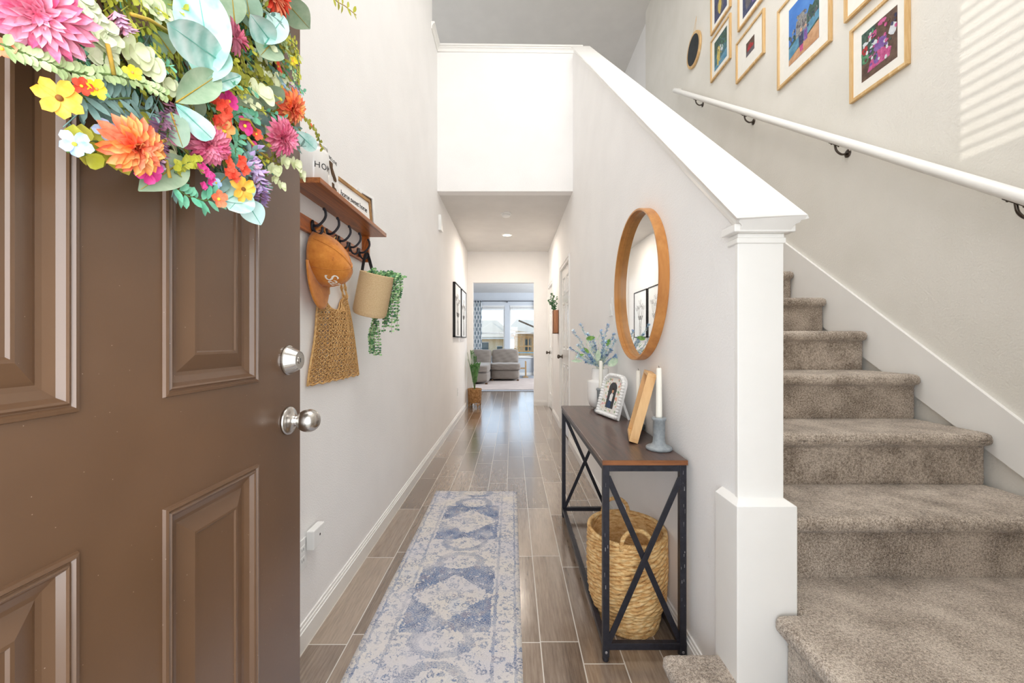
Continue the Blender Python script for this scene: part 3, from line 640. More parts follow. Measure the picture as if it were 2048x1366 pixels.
# flowers the photo shows, left to right; (pixel x, pixel y, radius in metres)
def at(px, py, X): p = pw(px, py, X); return p, facing(p)
for px, py, r_, X, a, b, nn in ((78, 30, 0.052, -0.46, 'petal_pink', 'petal_pink_light', 19), (268, 292, 0.044, -0.452, 'petal_coral', 'petal_orange', 15),
                                (415, 288, 0.040, -0.46, 'petal_rose', 'petal_pink', 20), (563, 275, 0.047, -0.452, 'petal_pink', 'petal_rose', 19),
                                (580, 214, 0.048, -0.462, 'petal_coral', 'petal_orange', 17), (545, -8, 0.055, -0.465, 'petal_red', 'petal_peach', 15)):
    p, nr = at(px, py, X)
    if px == 78: nr = Vector((0.6, -0.5, -0.45)).normalized()
    if px == 415: nr = Vector((0.55, -0.35, -0.5)).normalized()
    dahlia(p, r_, nr, a, b, 'dahlia', 5, nn, 1.25 if 'coral' in a else 0.95)
p, nr = at(470, 76, -0.478); m_ = dahlia(p, 0.036, Vector((0.35, 0.4, 0.2)).normalized(), 'petal_rose', 'petal_rose', 'dahlia', 3, 9, 1.1)
for px, py, r_, X, a in ((118, 196, 0.026, -0.462, 'petal_yellow'), (485, 378, 0.029, -0.455, 'petal_yellow'), (148, 288, 0.019, -0.466, 'petal_blue'), (212, 262, 0.018, -0.47, 'petal_blue'),
                          (264, 145, 0.013, -0.452, 'petal_lemon'), (192, 178, 0.014, -0.455, 'petal_lemon'), (585, 122, 0.014, -0.462, 'petal_lemon'), (565, 182, 0.014, -0.466, 'petal_lemon'), (415, 188, 0.013, -0.462, 'petal_lemon'),
                          (162, 172, 0.013, -0.46, 'petal_red'), (555, 133, 0.016, -0.466, 'petal_red'), (512, 268, 0.015, -0.458, 'petal_red'), (522, 48, 0.013, -0.465, 'petal_red'),
                          (457, 203, 0.022, -0.46, 'petal_magenta'), (488, 252, 0.024, -0.46, 'petal_magenta'), (298, 345, 0.022, -0.462, 'petal_magenta'), (507, 292, 0.014, -0.466, 'petal_magenta'),
                          (447, 262, 0.024, -0.456, 'petal_orange'), (436, 398, 0.020, -0.46, 'petal_coral'), (565, 170, 0.014, -0.468, 'petal_blue'), (432, 366, 0.012, -0.47, 'petal_blue'), (150, 5, 0.020, -0.47, 'petal_lemon'), (3, 98, 0.014, -0.475, 'petal_coral')):
    p, nr = at(px, py, X); small(p, r_, nr, a, 'flower_eye' if a in ('petal_yellow',) else ('petal_lemon' if a != 'petal_lemon' else 'petal_orange'), 7 if a == 'petal_yellow' else 5, wide=0.62 if a == 'petal_yellow' else 0.78)
for px, py, r_, X, a in ((433, 222, 0.022, -0.456, 'petal_red'), (463, 332, 0.021, -0.458, 'petal_red'), (405, 352, 0.016, -0.465, 'petal_magenta')):
    p, nr = at(px, py, X); cluster(p, r_, nr, a)
# lavender-like spikes
def spike(pts, X, mats_, w, n, name='lavender_spike'):
    P = [pw(a, b, X) for a, b in pts]; m = MB(); m.tube(P, 0.0012, 5)
    for i in range(n):
        t = (i + random.random()) / n * (len(P) - 1); k = min(int(t), len(P) - 2); c = P[k].lerp(P[k + 1], t - k); d = (P[k + 1] - P[k]).normalized()
        an = random.uniform(0, 6.28); a, b = basis(d); v = a * cos(an) + b * sin(an) + d * 0.5; m.cur = random.choice((1, 1, 2))
        m.petal(c, v, d, w * random.uniform(.7, 1.1), w * 0.35, 0.4, 0, 0.6, 2, 3, 0.7)
    return m.build(name, ['stem_green'] + mats_, wr, smooth=True)
spike([(330, 228), (318, 262), (312, 300), (322, 330)], -0.462, ['petal_mauve', 'petal_lilac'], 0.016, 110)
spike([(352, 210), (340, 240), (334, 275)], -0.466, ['petal_mauve', 'petal_pink_light'], 0.014, 70)
spike([(495, 320), (515, 345), (524, 375), (520, 405)], -0.458, ['petal_lilac', 'petal_mauve'], 0.020, 150)
spike([(470, 345), (492, 330), (505, 300)], -0.462, ['leaf_dusty', 'petal_lilac'], 0.022, 60, 'dusty_spike')
spike([(228, 20), (240, 42), (250, 58)], -0.462, ['petal_mauve', 'petal_pink_light'], 0.014, 90)
spike([(575, 165), (592, 178), (600, 190)], -0.468, ['petal_lilac', 'petal_mauve'], 0.007, 40)
# big lamb's-ear leaves
leaf(425, 150, 392, -40, 92, -0.455, -0.445, cup=0.55, wmax=0.55)
leaf(448, 128, 344, 54, 74, -0.450, -0.430, cup=0.2, curl=-0.05, wmax=0.6, tip=0.5)
leaf(405, 165, 425, 75, 80, -0.46, -0.455, 'leaf_mint', cup=0.3, wmax=0.55)
leaf(400, 178, 482, 152, 30, -0.455, -0.45, cup=0.5, wmax=0.4)
leaf(352, 205, 436, 150, 56, -0.455, -0.450, 'leaf_sage', cup=0.5, wmax=0.5, name='folded_leaf')
leaf(352, 208, 425, 278, 42, -0.450, -0.440, cup=0.1, curl=0.02, wmax=0.72, tip=0.45)
leaf(545, 88, 500, 28, 50, -0.46, -0.455, cup=0.5, wmax=0.6)
leaf(530, 88, 568, 32, 44, -0.46, -0.45, 'leaf_mint_pale', cup=0.3, wmax=0.5)
leaf(545, 85, 520, 112, 60, -0.465, -0.46, 'leaf_sage', cup=0.2, wmax=0.3, name='sage_leaf')
leaf(505, 60, 488, -30, 50, -0.475, -0.47, 'leaf_eucalyptus', cup=0.3, wmax=0.5, name='sage_leaf')
leaf(470, 50, 462, -30, 46, -0.48, -0.475, 'leaf_sage', cup=0.3, wmax=0.5, name='sage_leaf')
leaf(560, -10, 620, 58, 52, -0.47, -0.455, 'leaf_sage', cup=0.25, wmax=0.5, tip=1.0, name='sage_leaf')
leaf(350, 2, 280, -30, 60, -0.475, -0.47, 'leaf_young', cup=0.25, wmax=0.5, name='sage_leaf')
leaf(348, 70, 300, 20, 40, -0.485, -0.48, 'leaf_olive', cup=0.25, wmax=0.5, name='sage_leaf')
leaf(345, 110, 310, 60, 40, -0.485, -0.48, 'leaf_sage', cup=0.3, wmax=0.5, name='sage_leaf')
leaf(520, 175, 560, 215, 60, -0.475, -0.47, 'leaf_sage', cup=0.2, wmax=0.5, name='sage_leaf')
leaf(455, 205, 530, 225, 50, -0.475, -0.47, 'leaf_sage', cup=0.2, wmax=0.5, name='sage_leaf')
leaf(360, 185, 400, 240, 56, -0.478, -0.472, 'leaf_sage', cup=0.2, wmax=0.5, name='sage_leaf')
leaf(342, 225, 366, 296, 44, -0.462, -0.455, 'leaf_eucalyptus', cup=0.15, wmax=0.35, tip=0.5, name='eucalyptus_leaf')
leaf(372, 318, 277, 382, 66, -0.475, -0.468, 'leaf_sage', cup=0.15, wmax=0.42, tip=0.9, name='sage_leaf')
leaf(455, 350, 415, 388, 36, -0.478, -0.47, 'leaf_dusty', cup=0.2, wmax=0.45, name='sage_leaf')
leaf(450, 400, 510, 370, 40, -0.468, -0.462, 'leaf_mint', cup=0.15, wmax=0.5)
leaf(495, 378, 458, 420, 60, -0.466, -0.462, cup=0.15, wmax=0.55, tip=0.5)
leaf(490, 398, 522, 450, 44, -0.470, -0.462, 'leaf_mint_pale', cup=0.3, wmax=0.4, tip=0.8)
leaf(592, 262, 632, 300, 30, -0.452, -0.44, cup=0.1, wmax=0.62, tip=0.5)
leaf(500, 232, 540, 262, 38, -0.48, -0.475, 'leaf_dusty', cup=0.2, wmax=0.5, name='sage_leaf')
# pale seed-pod discs
def pod(px, py, r_, X, m1='leaf_cream_green'):
    p, nr = at(px, py, X); a, b = basis(nr); m = MB()
    for k, (q, e) in enumerate(((1.0, 5), (0.72, 25))):
        for j in range(2):
            an = j * pi + k * 0.8; d = (a * cos(an) + b * sin(an)) * cos(R(e)) + nr * sin(R(e)); m.petal(p, d, nr, r_ * q, r_ * 1.5 * q, 0.3, 0.1, 0.5, 6, 6, 0.55)
    m.build('seed_pod', m1, wr, smooth=True)
for q in ((270, 104, 0.020, -0.462), (292, 132, 0.020, -0.465), (330, 168, 0.016, -0.465), (520, 188, 0.026, -0.462), (545, 165, 0.018, -0.475), (300, 10, 0.018, -0.478), (322, 30, 0.018, -0.478),
          (568, 322, 0.016, -0.455), (590, 330, 0.018, -0.452), (602, 350, 0.016, -0.45), (548, 338, 0.015, -0.46), (562, 372, 0.012, -0.46), (548, 358, 0.010, -0.46)): pod(*q)
# trailing sprays
spray([(2, 88, 0), (40, 104, 0), (85, 122, 0.005), (130, 140, 0.005), (178, 152, 0.01)], -0.468, 'leaf_young', 0.008, 0.013, 14, 'snapdragon_spray')
spray([(178, 60, 0), (215, 75, 0), (205, 130, 0)], -0.466, 'bud_cream', 0.014, 0.018, 14, 'cream_blossom_spray')
spray([(150, -10, 0), (185, 30, 0), (222, 85, 0)], -0.464, 'bud_cream', 0.015, 0.018, 16, 'cream_blossom_spray')
spray([(170, 145, 0), (230, 150, 0), (290, 168, 0), (330, 190, 0)], -0.458, 'leaf_young', 0.007, 0.010, 26, 'fine_green_spray')
spray([(140, 170, 0), (175, 205, 0), (220, 215, 0), (300, 222, 0)], -0.474, 'leaf_dusty', 0.008, 0.026, 11, 'dusty_leaf_spray')
spray([(160, 190, 0), (215, 198, 0), (262, 196, 0)], -0.47, 'leaf_dusty', 0.007, 0.024, 9, 'dusty_leaf_spray')
spray([(135, 305, 0), (170, 285, 0), (215, 280, 0), (250, 300, 0)], -0.478, 'leaf_lime', 0.019, 0.024, 5, 'lime_leaf_spray')
spray([(160, 312, 0), (200, 300, 0), (240, 320, 0)], -0.482, 'leaf_lime', 0.020, 0.024, 4, 'lime_leaf_spray')
spray([(218, 240, 0), (260, 235, 0), (295, 262, 0)], -0.482, 'leaf_lime', 0.018, 0.022, 6, 'lime_leaf_spray')
spray([(340, 370, 0), (375, 392, 0), (410, 402, 0), (438, 392, 0)], -0.466, 'leaf_teal', 0.009, 0.022, 9, 'succulent_spray')
spray([(350, 345, 0), (372, 325, 0), (398, 325, 0)], -0.466, 'leaf_lime', 0.010, 0.012, 12, 'fine_green_spray')
spray([(470, 330, 0), (470, 300, 0), (478, 270, 0)], -0.464, 'leaf_teal', 0.008, 0.018, 12, 'teal_spray')
spray([(455, 240, 0), (480, 225, 0), (510, 235, 0)], -0.468, 'leaf_teal', 0.010, 0.014, 12, 'teal_spray')
spray([(540, 45, 0), (565, 80, 0), (580, 110, 0), (590, 160, 0)], -0.466, 'leaf_young', 0.006, 0.011, 26, 'fine_green_spray')
spray([(565, 70, 0), (592, 90, 0), (597, 130, 0), (596, 165, 0)], -0.462, 'leaf_lime', 0.006, 0.010, 20, 'fine_green_spray')
spray([(592, 200, 0), (612, 240, 0), (632, 262, 0), (645, 300, 0)], -0.452, 'leaf_olive', 0.007, 0.011, 16, 'trailing_sprig')
spray([(560, -70, 0), (610, -50, 0), (655, -18, 0), (675, 4, 0), (690, 12, 0), (712, 30, 0)], -0.448, 'leaf_lime', 0.010, 0.020, 9, 'trailing_sprig', stem='stem_yellow')
spray([(430, 130, 0), (470, 150, 0), (510, 175, 0)], -0.474, 'leaf_olive', 0.012, 0.018, 10, 'olive_spray')
spray([(425, 160, 0), (450, 175, 0), (500, 190, 0)], -0.47, 'leaf_lime', 0.010, 0.014, 12, 'lime_spray')
spray([(505, 120, 0), (530, 150, 0), (555, 170, 0)], -0.478, 'leaf_olive', 0.015, 0.022, 7, 'olive_spray')
for px, py in ((606, 222), (622, 250), (640, 292), (610, 268)):
    p, nr = at(px, py, -0.45); small(p, 0.006, nr, 'petal_red', 'petal_lemon', name='tiny_red_flower')
for L in ([(322, 320), (312, 300), (318, 285), (332, 280)], [(480, 238), (498, 240), (512, 262)], [(495, 275), (515, 300), (538, 318)], [(332, 320), (336, 340), (340, 356)], [(215, 88), (222, 120), (228, 150)], [(262, 28), (300, 40), (335, 62)]):
    MB().tube([pw(a, b, -0.455) for a, b in L], 0.0022, 6).build('yellow_stem', 'stem_yellow', wr, smooth=True)

def smoothpts(P_, n=5):
    P_ = [Vector(p) for p in P_]; out = []
    for i in range(len(P_) - 1):
        p0, p1, p2, p3 = P_[max(i - 1, 0)], P_[i], P_[i + 1], P_[min(i + 2, len(P_) - 1)]
        for k in range(n):
            t = k / n; out.append(0.5 * ((2 * p1) + (p2 - p0) * t + (2 * p0 - 5 * p1 + 4 * p2 - p3) * t * t + (3 * p1 - p0 - 3 * p2 + p3) * t ** 3))
    return out + [P_[-1]]

# upper half of the ring
random.seed(44)
for k in range(16):
    t = R(12 + 156 * k / 15) + random.uniform(-.08, .08); r0 = random.uniform(.17, .27); c = Vector((-0.468, 0.62 + r0 * cos(t), 1.69 + r0 * sin(t)))
    if c.y > 0.72 and c.z < 1.90: continue
    nr = Vector((1, (c.y - .62) * 1.2, (c.z - 1.69))).normalized()
    if k % 4 == 0: dahlia(c, 0.045, nr, *random.choice((('petal_pink', 'petal_rose'), ('petal_coral', 'petal_orange'))))
    elif k % 2: small(c, 0.024, nr, random.choice(('petal_yellow', 'petal_magenta', 'petal_lemon', 'petal_blue')))
    else:
        for q in (-1, 1):
            m = MB(); d = Vector((0.1, cos(t + q * .8), sin(t + q * .8))); m.petal(c - Vector((.01, 0, 0)), d, (1, 0, 0), .085, .045, .3, 0, .6, 6, 10, .45); m.build('lambs_ear_leaf', 'leaf_lambs_ear', wr, smooth=True)

# ================================================================ COAT SHELF on the left wall
sh = empty('coat_shelf', (XL, 1.41, 1.69), 'brown wooden wall shelf with a rail of black double hooks', 'shelf')
SX = -0.661
MB().box(XL, SX, 1.413, 2.16, 1.684, 1.703).build('shelf_board', 'shelf_wood', sh, bevel=0.001)
MB().box(XL, XL + 0.018, 1.413, 2.125, 1.548, 1.602).build('hook_rail', 'rail_wood', sh, bevel=0.001)
for y in (1.42, 2.128): MB().box(XL, XL + 0.036, y, y + 0.018, 1.548, 1.684).build('end_bracket', 'rail_wood', sh, bevel=0.001)
for k in range(5):
    y = 1.562 + 0.12 * k; m = MB(); x0 = XL + 0.018
    m.prism([(y + 0.011 * cos(t), 1.578 + 0.022 * sin(t)) for t in [i * 2 * pi / 16 for i in range(16)]], 'x', x0, x0 + 0.005)
    m.tube(smoothpts([(x0 + 0.004, y, 1.578), (x0 + 0.022, y, 1.578), (x0 + 0.040, y, 1.592), (x0 + 0.052, y, 1.612), (x0 + 0.051, y, 1.632), (x0 + 0.046, y, 1.640)], 4), 0.0048, 10)
    m.tube(smoothpts([(x0 + 0.004, y, 1.572), (x0 + 0.012, y, 1.553), (x0 + 0.026, y, 1.545), (x0 + 0.038, y, 1.553), (x0 + 0.040, y, 1.567)], 4), 0.0044, 10)
    m.ball((x0 + 0.046, y, 1.641), 0.0062, 8); m.ball((x0 + 0.040, y, 1.568), 0.006, 8)
    m.build('coat_hook', 'black_metal', sh, smooth=True)
# jar, state block, framed signs
zt = 1.7035
jar = empty('ceramic_jar', (-0.715, 1.475, zt), 'white ceramic jar lettered HOME at the near end of the coat shelf', 'jar')
m = MB().lathe([(0.0, 0.0), (0.047, 0.0), (0.051, 0.004), (0.052, 0.10), (0.051, 0.112), (0.046, 0.118), (0.046, 0.124), (0.0, 0.124)], 40, Matrix.Translation((-0.715, 1.475, zt)))
m.build('jar_body', 'white_ceramic', jar, smooth=True)
m = MB().lathe([(0.0, 0.125), (0.048, 0.125), (0.048, 0.134), (0.02, 0.142), (0.008, 0.146), (0.010, 0.156), (0.0, 0.160)], 32, Matrix.Translation((-0.715, 1.475, zt)))
m.build('jar_lid', 'white_ceramic', jar, smooth=True)
def wj(v):
    a = R(-12) + v.x / 0.0525; rr = 0.0524 + v.z * 0.3; return Vector((-0.715 + rr * cos(a), 1.475 + rr * sin(a), zt + 0.052 + v.y))
MB().text('HOME', 0.030, None, ext=0.0004, spacing=1.15, wrap=wj).build('lettering', 'ink', jar)
blk = empty('state_sign', (-0.73, 1.61, zt), 'white block sign with two dark state outlines behind the ceramic jar', 'sign')
A, B = Vector((-0.700, 1.545, zt)), Vector((-0.700, 1.690, zt)); 
m = MB().box(-0.741, -0.715, 1.545, 1.688, zt, zt + 0.165); m.build('sign_board', 'white_plastic', blk, bevel=0.001)
def onface(poly, x, y0, z0, s): return [(y0 + a * s, z0 + b * s) for a, b in poly]
CA = [(0, 1), (0.42, 1), (0.42, 0.70), (0.95, 0.22), (1.0, 0.10), (0.95, 0), (0.66, 0.0), (0.55, 0.14), (0.30, 0.30), (0.22, 0.48), (0.08, 0.66), (0.02, 0.85)]
TX = [(0.24, 1), (0.56, 1), (0.58, 0.76), (0.80, 0.74), (1.0, 0.66), (1.0, 0.40), (0.86, 0.30), (0.70, 0.18), (0.68, 0.0), (0.52, 0.06), (0.42, 0.28), (0.28, 0.30), (0.0, 0.52), (0.0, 0.56), (0.30, 0.56)]
m = MB(); m.prism(onface(CA, 0, 1.603, zt + 0.078, 0.062), 'x', -0.716, -0.712); m.prism(onface(TX, 0, 1.615, zt + 0.012, 0.052), 'x', -0.716, -0.712)
m.build('state_outline', 'twig_brown', blk)
Mt = Matrix(((0, 0, 1, -0.7145), (1, 0, 0, 1.632), (0, 1, 0, zt + 0.153), (0, 0, 0, 1)))
MB().text('LIVE LOVE', 0.018, Mt, ext=0.0003).build('lettering', 'ink', blk)

def leaning_frame(name, A, B, h, lean, thick, fw, mf, label, cat, kids):
    """A,B: bottom ends of the front face (A is on the viewer's left); lean: shift of the top; front normal = viewer side"""
    A, B, lean = Vector(A), Vector(B), Vector(lean); e = empty(name, (A + B) / 2, label, cat)
    u = B - A; W = u.length; u.normalize(); up = (Vector((0, 0, h)) + lean); L = up.length; up.normalize(); nr = u.cross(up).normalized()
    if (Vector((0, 0, H)) - A).dot(nr) < 0: nr = -nr
    def P(a, b, c=0.0): return A + u * a + up * b + nr * c
    m = MB()
    for a0, a1, b0, b1 in ((0, W, 0, fw), (0, W, L - fw, L), (0, fw, fw, L - fw), (W - fw, W, fw, L - fw)):
        m.hexa([P(a0, b0, -thick), P(a1, b0, -thick), P(a1, b0, 0), P(a0, b0, 0), P(a0, b1, -thick), P(a1, b1, -thick), P(a1, b1, 0), P(a0, b1, 0)])
    fo = m.build('frame', mf, e, bevel=0.0008)
    kids(e, P, W, L, fw); return e
def plate(m, P, a0, a1, b0, b1, c0, c1): m.hexa([P(a0, b0, c0), P(a1, b0, c0), P(a1, b0, c1), P(a0, b0, c1), P(a0, b1, c0), P(a1, b1, c0), P(a1, b1, c1), P(a0, b1, c1)])
def tmat(P, a, b, c=0.0):
    o = P(a, b, c); x = (P(a + 1, b, c) - o); y = (P(a, b + 1, c) - o); z = (P(a, b, c + 1) - o)
    return Matrix(((x.x, y.x, z.x, o.x), (x.y, y.y, z.y, o.y), (x.z, y.z, z.z, o.z), (0, 0, 0, 1)))
def k1(e, P, W, L, fw):
    m = MB(); plate(m, P, fw, W - fw, fw, L - fw, -0.010, -0.006); m.build('sign_panel', 'paper', e)
    m = MB(); m.text('home sweet home', 0.037, tmat(P, W / 2, L * 0.52, -0.0055), ext=0.0004, shear=0.25, spacing=0.88); m.build('lettering', 'ink', e)
leaning_frame('wooden_sign', (-0.722, 1.70, zt), (-0.688, 2.03, zt), 0.130, (-0.012, 0, 0), 0.016, 0.016, 'sign_frame_wood', 'wood-framed white sign reading home sweet home on the coat shelf', 'sign', k1)
def k2(e, P, W, L, fw):
    m = MB(); plate(m, P, fw, W - fw, fw, L - fw, -0.012, -0.008); m.build('photo_mat', 'twig_brown', e)
    m = MB(); plate(m, P, fw + 0.02, W - fw - 0.02, fw + 0.02, L - fw - 0.02, -0.009, -0.007); m.build('photo', 'paper', e)
leaning_frame('white_photo_frame', (-0.742, 2.03, zt), (-0.712, 2.155, zt), 0.190, (-0.012, 0, 0), 0.014, 0.016, 'white_plastic', 'white photo frame with a brown mat at the far end of the coat shelf', 'frame', k2)

# orange cap: crown against the wall, bill hanging down
cp = empty('baseball_cap', (XL + 0.02, 1.60, 1.57), 'orange corduroy baseball cap hanging from the first coat hook', 'cap')
CC = Vector((XL + 0.022, 1.607, 1.463)); RX, RY, RZ = 0.128, 0.096, 0.108; TL = R(-6)
def dome(a, e, k=1.0):   # a: angle round the wall axis, e: elevation from the rim (0) to the button (pi/2)
    y = RY * cos(a) * cos(e) * k; z = RZ * sin(a) * cos(e) * k; x = RX * sin(e) * k + 0.03 * sin(e) * (-z * 2)
    return CC + Vector((x, y * cos(TL) - z * sin(TL), y * sin(TL) + z * cos(TL) - 0.035 * sin(e)))
m = MB()
nu, nv = 48, 14
gap0, gap1 = R(68), R(112)      # the strap opening at the top (back of the cap)
def dm(u, v):
    a = u * 2 * pi; e = v * pi / 2 * 0.985
    if gap0 < a < gap1: e = max(e, 0.42 * sin((a - gap0) / (gap1 - gap0) * pi))
    q = 1 + 0.012 * sin(6 * a) * sin(2 * e); return dome(a, e, q)
m.sheet(dm, nu, nv); cr = m.build('crown', 'cap_cord', cp, smooth=True); cr.modifiers.new('s', 'SOLIDIFY').thickness = 0.002
m = MB()
for k in range(6): m.tube([dome(R(30 + 60 * k), e * pi / 2 / 12, 1.008) for e in range(1 if k != 1 else 4, 13)], 0.0011, 5)
m.build('seam', 'cap_cord', cp, smooth=True)
MB().ball(dome(0, pi / 2, 1.01), (0.004, 0.007, 0.007), 10).build('button', 'cap_cord', cp, smooth=True)
m = MB()
for k in range(6): m.tube([dome(R(60 * k + 5 * cos(t)), 0.75 + 0.03 * sin(t), 1.01) for t in [i * pi / 4 for i in range(8)]], 0.0008, 4, closed=True)
m.build('eyelet', 'cap_cord', cp, smooth=True)
def bill(u, v):
    a = R(-160 + 140 * u); b = dome(a, 0.02); q = (u - 0.5) * 2; L = 0.092 * math.sqrt(max(0.0, 1 - abs(q) ** 2.6)) + 0.002
    return b + Vector((0.020 * v - 0.012 * v * v + 0.014 * (1 - q * q), -0.028 * v, -L * v))
m = MB().sheet(bill, 28, 8); bl = m.build('bill', 'cap_cord', cp, smooth=True); bl.modifiers.new('s', 'SOLIDIFY').thickness = 0.004
m = MB().tube([dome(gap0 - 0.05, 0.03), dome(R(80), 0.06) + Vector((0.003, 0, 0.012)), dome(R(90), 0.05) + Vector((0.006, -0.01, 0.022)), dome(R(100), 0.06) + Vector((0.003, 0, 0.012)), dome(gap1 + 0.05, 0.03)], 0.0045, 8)
m.build('back_strap', 'cap_cord', cp, smooth=True)
def wc(v):
    x_, y_ = v.x * cos(R(8)) - v.y * sin(R(8)), v.x * sin(R(8)) + v.y * cos(R(8)); a = R(-112) + x_ / 0.078; e = 0.62 + y_ / 0.10; return dome(a, e, 1.012 + v.z * 6)
MB().text('San', 0.056, None, ext=0.0004, shear=0.2, spacing=0.95, wrap=wc).build('lettering', 'white_thread', cp)

# crochet net bag on the second hook
nb = empty('net_bag', (XL + 0.03, 1.80, 1.30), 'tan crochet net tote bag hanging behind the orange cap', 'bag')
BT = [(1.16, 1.585, 1.955), (1.10, 1.578, 1.99), (1.05, 1.570, 2.02), (1.0, 1.552, 2.05), (0.97, 1.545, 2.06)]
def bagpt(u, v, layer):
    z = 1.345 - v * 0.375; yl = 1.640 - 0.098 * v ** 0.9 - 0.004 * sin(9 * v); yr = 1.88 + 0.185 * v ** 0.75
    z -= 0.0; y = yl + (yr - yl) * u; z -= 0.012 * sin(u * pi) * (1 - v) * -1
    if v < 0.22: z -= 0.09 * (0.22 - v) / 0.22 * (1 - abs(2 * u - 1)) * 1.4
    th = 0.006 + 0.028 * sin(pi * min(1, u)) * sin(pi * min(1, v * 0.8 + 0.15))
    x = XL + 0.006 + (th if layer else 0.004) + 0.004 * sin(20 * u + 3 * v)
    return Vector((x, y, z))
def bag(layer, nu_, nv_):
    m = MB(); rad = 0.0016
    for j in range(nv_):
        for i in range(nu_):
            u0 = (i + 0.5 + (0.25 if j % 2 else -0.25)) / nu_; v0 = (j + 0.5) / nv_
            if not (0.0 < u0 < 1.0): continue
            du, dv = 0.60 / nu_, 0.60 / nv_
            pts = []
            for k in range(36):
                t = k / 36 * 2 * pi; rr = 0.62 + 0.42 * cos(6 * t); pts.append(bagpt(min(max(u0 + du * rr * cos(t) * 0.95, 0.0), 1), min(max(v0 + dv * rr * sin(t) * 1.1, 0), 1), layer) + Vector((0.0015 * sin(6 * t), 0, 0)))
            m.tube(pts, rad, 4, closed=True)
    for e in (0, 1):
        m.tube([bagpt(e, t / 20, layer) for t in range(21)], 0.003, 5)
    m.tube([bagpt(t / 24, 1, layer) + Vector((0, 0, 0.004 * sin(t * 2.1))) for t in range(25)], 0.0035, 5); m.tube([bagpt(t / 24, 0, layer) for t in range(25)], 0.003, 5)
    return m
bag(0, 13, 15).build('back_net', 'crochet', nb, smooth=True)
bag(1, 13, 15).build('front_net', 'crochet', nb, smooth=True)
hk = Vector((XL + 0.058, 1.682, 1.562))
for layer, (ya_, yb_) in enumerate(((1.650, 1.872), (1.668, 1.862))):
    m = MB(); x1 = XL + 0.012 + 0.02 * layer
    for s_ in range(3):
        o = Vector((0.002 * cos(s_ * 2.1), 0.004 * cos(s_ * 2.1 + 1), 0))
        P_ = [Vector((x1, ya_, 1.328)), Vector((x1 + 0.004, ya_ + 0.008, 1.40)), Vector((XL + 0.03, 1.672, 1.50)), hk + Vector((0.0, 0.0, 0.004)), Vector((XL + 0.03, 1.70, 1.50)), Vector((x1 + 0.004, yb_ - 0.045, 1.40)), Vector((x1, yb_, 1.328))]
        Q = []
        for k in range(len(P_) - 1):
            for t in range(6): 
                p_ = P_[k].lerp(P_[k + 1], t / 6); Q.append(p_ + o * 1.0 + Vector((0.002 * sin(t * 2 + k * 2 + s_ * 2), 0.003 * cos(t * 2 + k * 2 + s_ * 2), 0)))
        m.tube(Q + [P_[-1]], 0.0028, 5)
    m.build('handle', 'crochet', nb, smooth=True)

# jute basket on its black strap
BC = Vector((-0.672, 1.985, 1.362)); TM = Matrix.Translation(BC) @ Matrix.Rotation(R(13.5), 4, 'Y') @ Matrix.Rotation(R(7), 4, 'X')
jb = empty('jute_basket', BC, 'round tan jute basket hanging by a black strap from the last coat hook', 'basket')
prof = []
hh = 0.105
prof += [(0.0, -hh), (0.060, -hh), (0.070, -hh + 0.003)]
for i in range(45):
    z = -hh + 0.006 + i * 0.0045; r0 = 0.079 if i > 3 else 0.072 + 0.0022 * i; prof += [(r0 - 0.0016, z - 0.00225), (r0 + 0.0016, z)]
zt2 = prof[-1][1]; prof += [(0.077, zt2 + 0.003), (0.074, zt2 + 0.001), (0.072, -hh + 0.01), (0.0, -hh + 0.008)]
MB().lathe(prof, 56, TM, caps=False).build('basket_body', 'jute', jb, smooth=True)
def ribbon(P_, w, d, m, th=0.0015):
    P_ = smoothpts(P_)
    for a, b in zip(P_[:-1], P_[1:]):
        s_ = Vector(d).normalized() * w / 2; n_ = (b - a).cross(s_).normalized() * th
        m.hexa([a - s_ - n_, a + s_ - n_, a + s_ + n_, a - s_ + n_, b - s_ - n_, b + s_ - n_, b + s_ + n_, b - s_ + n_])
h5 = Vector((XL + 0.056, 2.042, 1.570)); m = MB()
Lp = TM @ Vector((-0.081, -0.02, 0.045)); Lt = TM @ Vector((-0.080, -0.02, 0.10)); Rt = TM @ Vector((0.02, -0.079, 0.098)); Rp = TM @ Vector((0.02, -0.082, 0.075))
Lp = onx(719, 566, -0.738); Lt = onx(723, 552, -0.735)
ribbon([Lp, Lt, h5 + Vector((-0.012, -0.03, -0.09)), h5 + Vector((0, -0.006, 0.006)), h5 + Vector((0.022, 0.0, -0.06)), TM @ Vector((-0.015, -0.02, 0.098)), TM @ Vector((0.0, -0.02, 0.07))], 0.020, (0.8, -0.5, 0.1), m)
m.build('strap', 'strap_black', jb)
# hanging eucalyptus in the basket
hp = empty('trailing_plant', BC + Vector((0, 0, 0.1)), 'trailing green eucalyptus spilling out of the hanging jute basket', 'plant')
flat('euc_green', '4f8a55', '86b778', 60); flat('euc_pale', '9cc790', 'c4dda8', 60); flat('euc_dark', '3d6b4c', '5b8a66', 60)
def vine(P_, n, m, r_=0.0085, jit=0.011):
    P_ = smoothpts(P_, 6); m.cur = 0; m.tube(P_, 0.0009, 4)
    for i in range(n):
        t = (i + 0.3) / n * (len(P_) - 1); k = min(int(t), len(P_) - 2); c = P_[k].lerp(P_[k + 1], t - k)
        for s_ in (-1, 1):
            an = random.uniform(-.6, .6) + (pi if s_ < 0 else 0); v = Vector((cos(an), sin(an) * 0.8, random.uniform(-.5, .35))); m.cur = random.choice((1, 1, 2, 3))
            m.petal(c, v, Vector((random.uniform(-.4, .4), -1, random.uniform(.1, .7))), r_ * random.uniform(1.2, 1.9), r_ * 1.35, 0.15, 0, 0.45, 2, 3, 0.6)
random.seed(21)
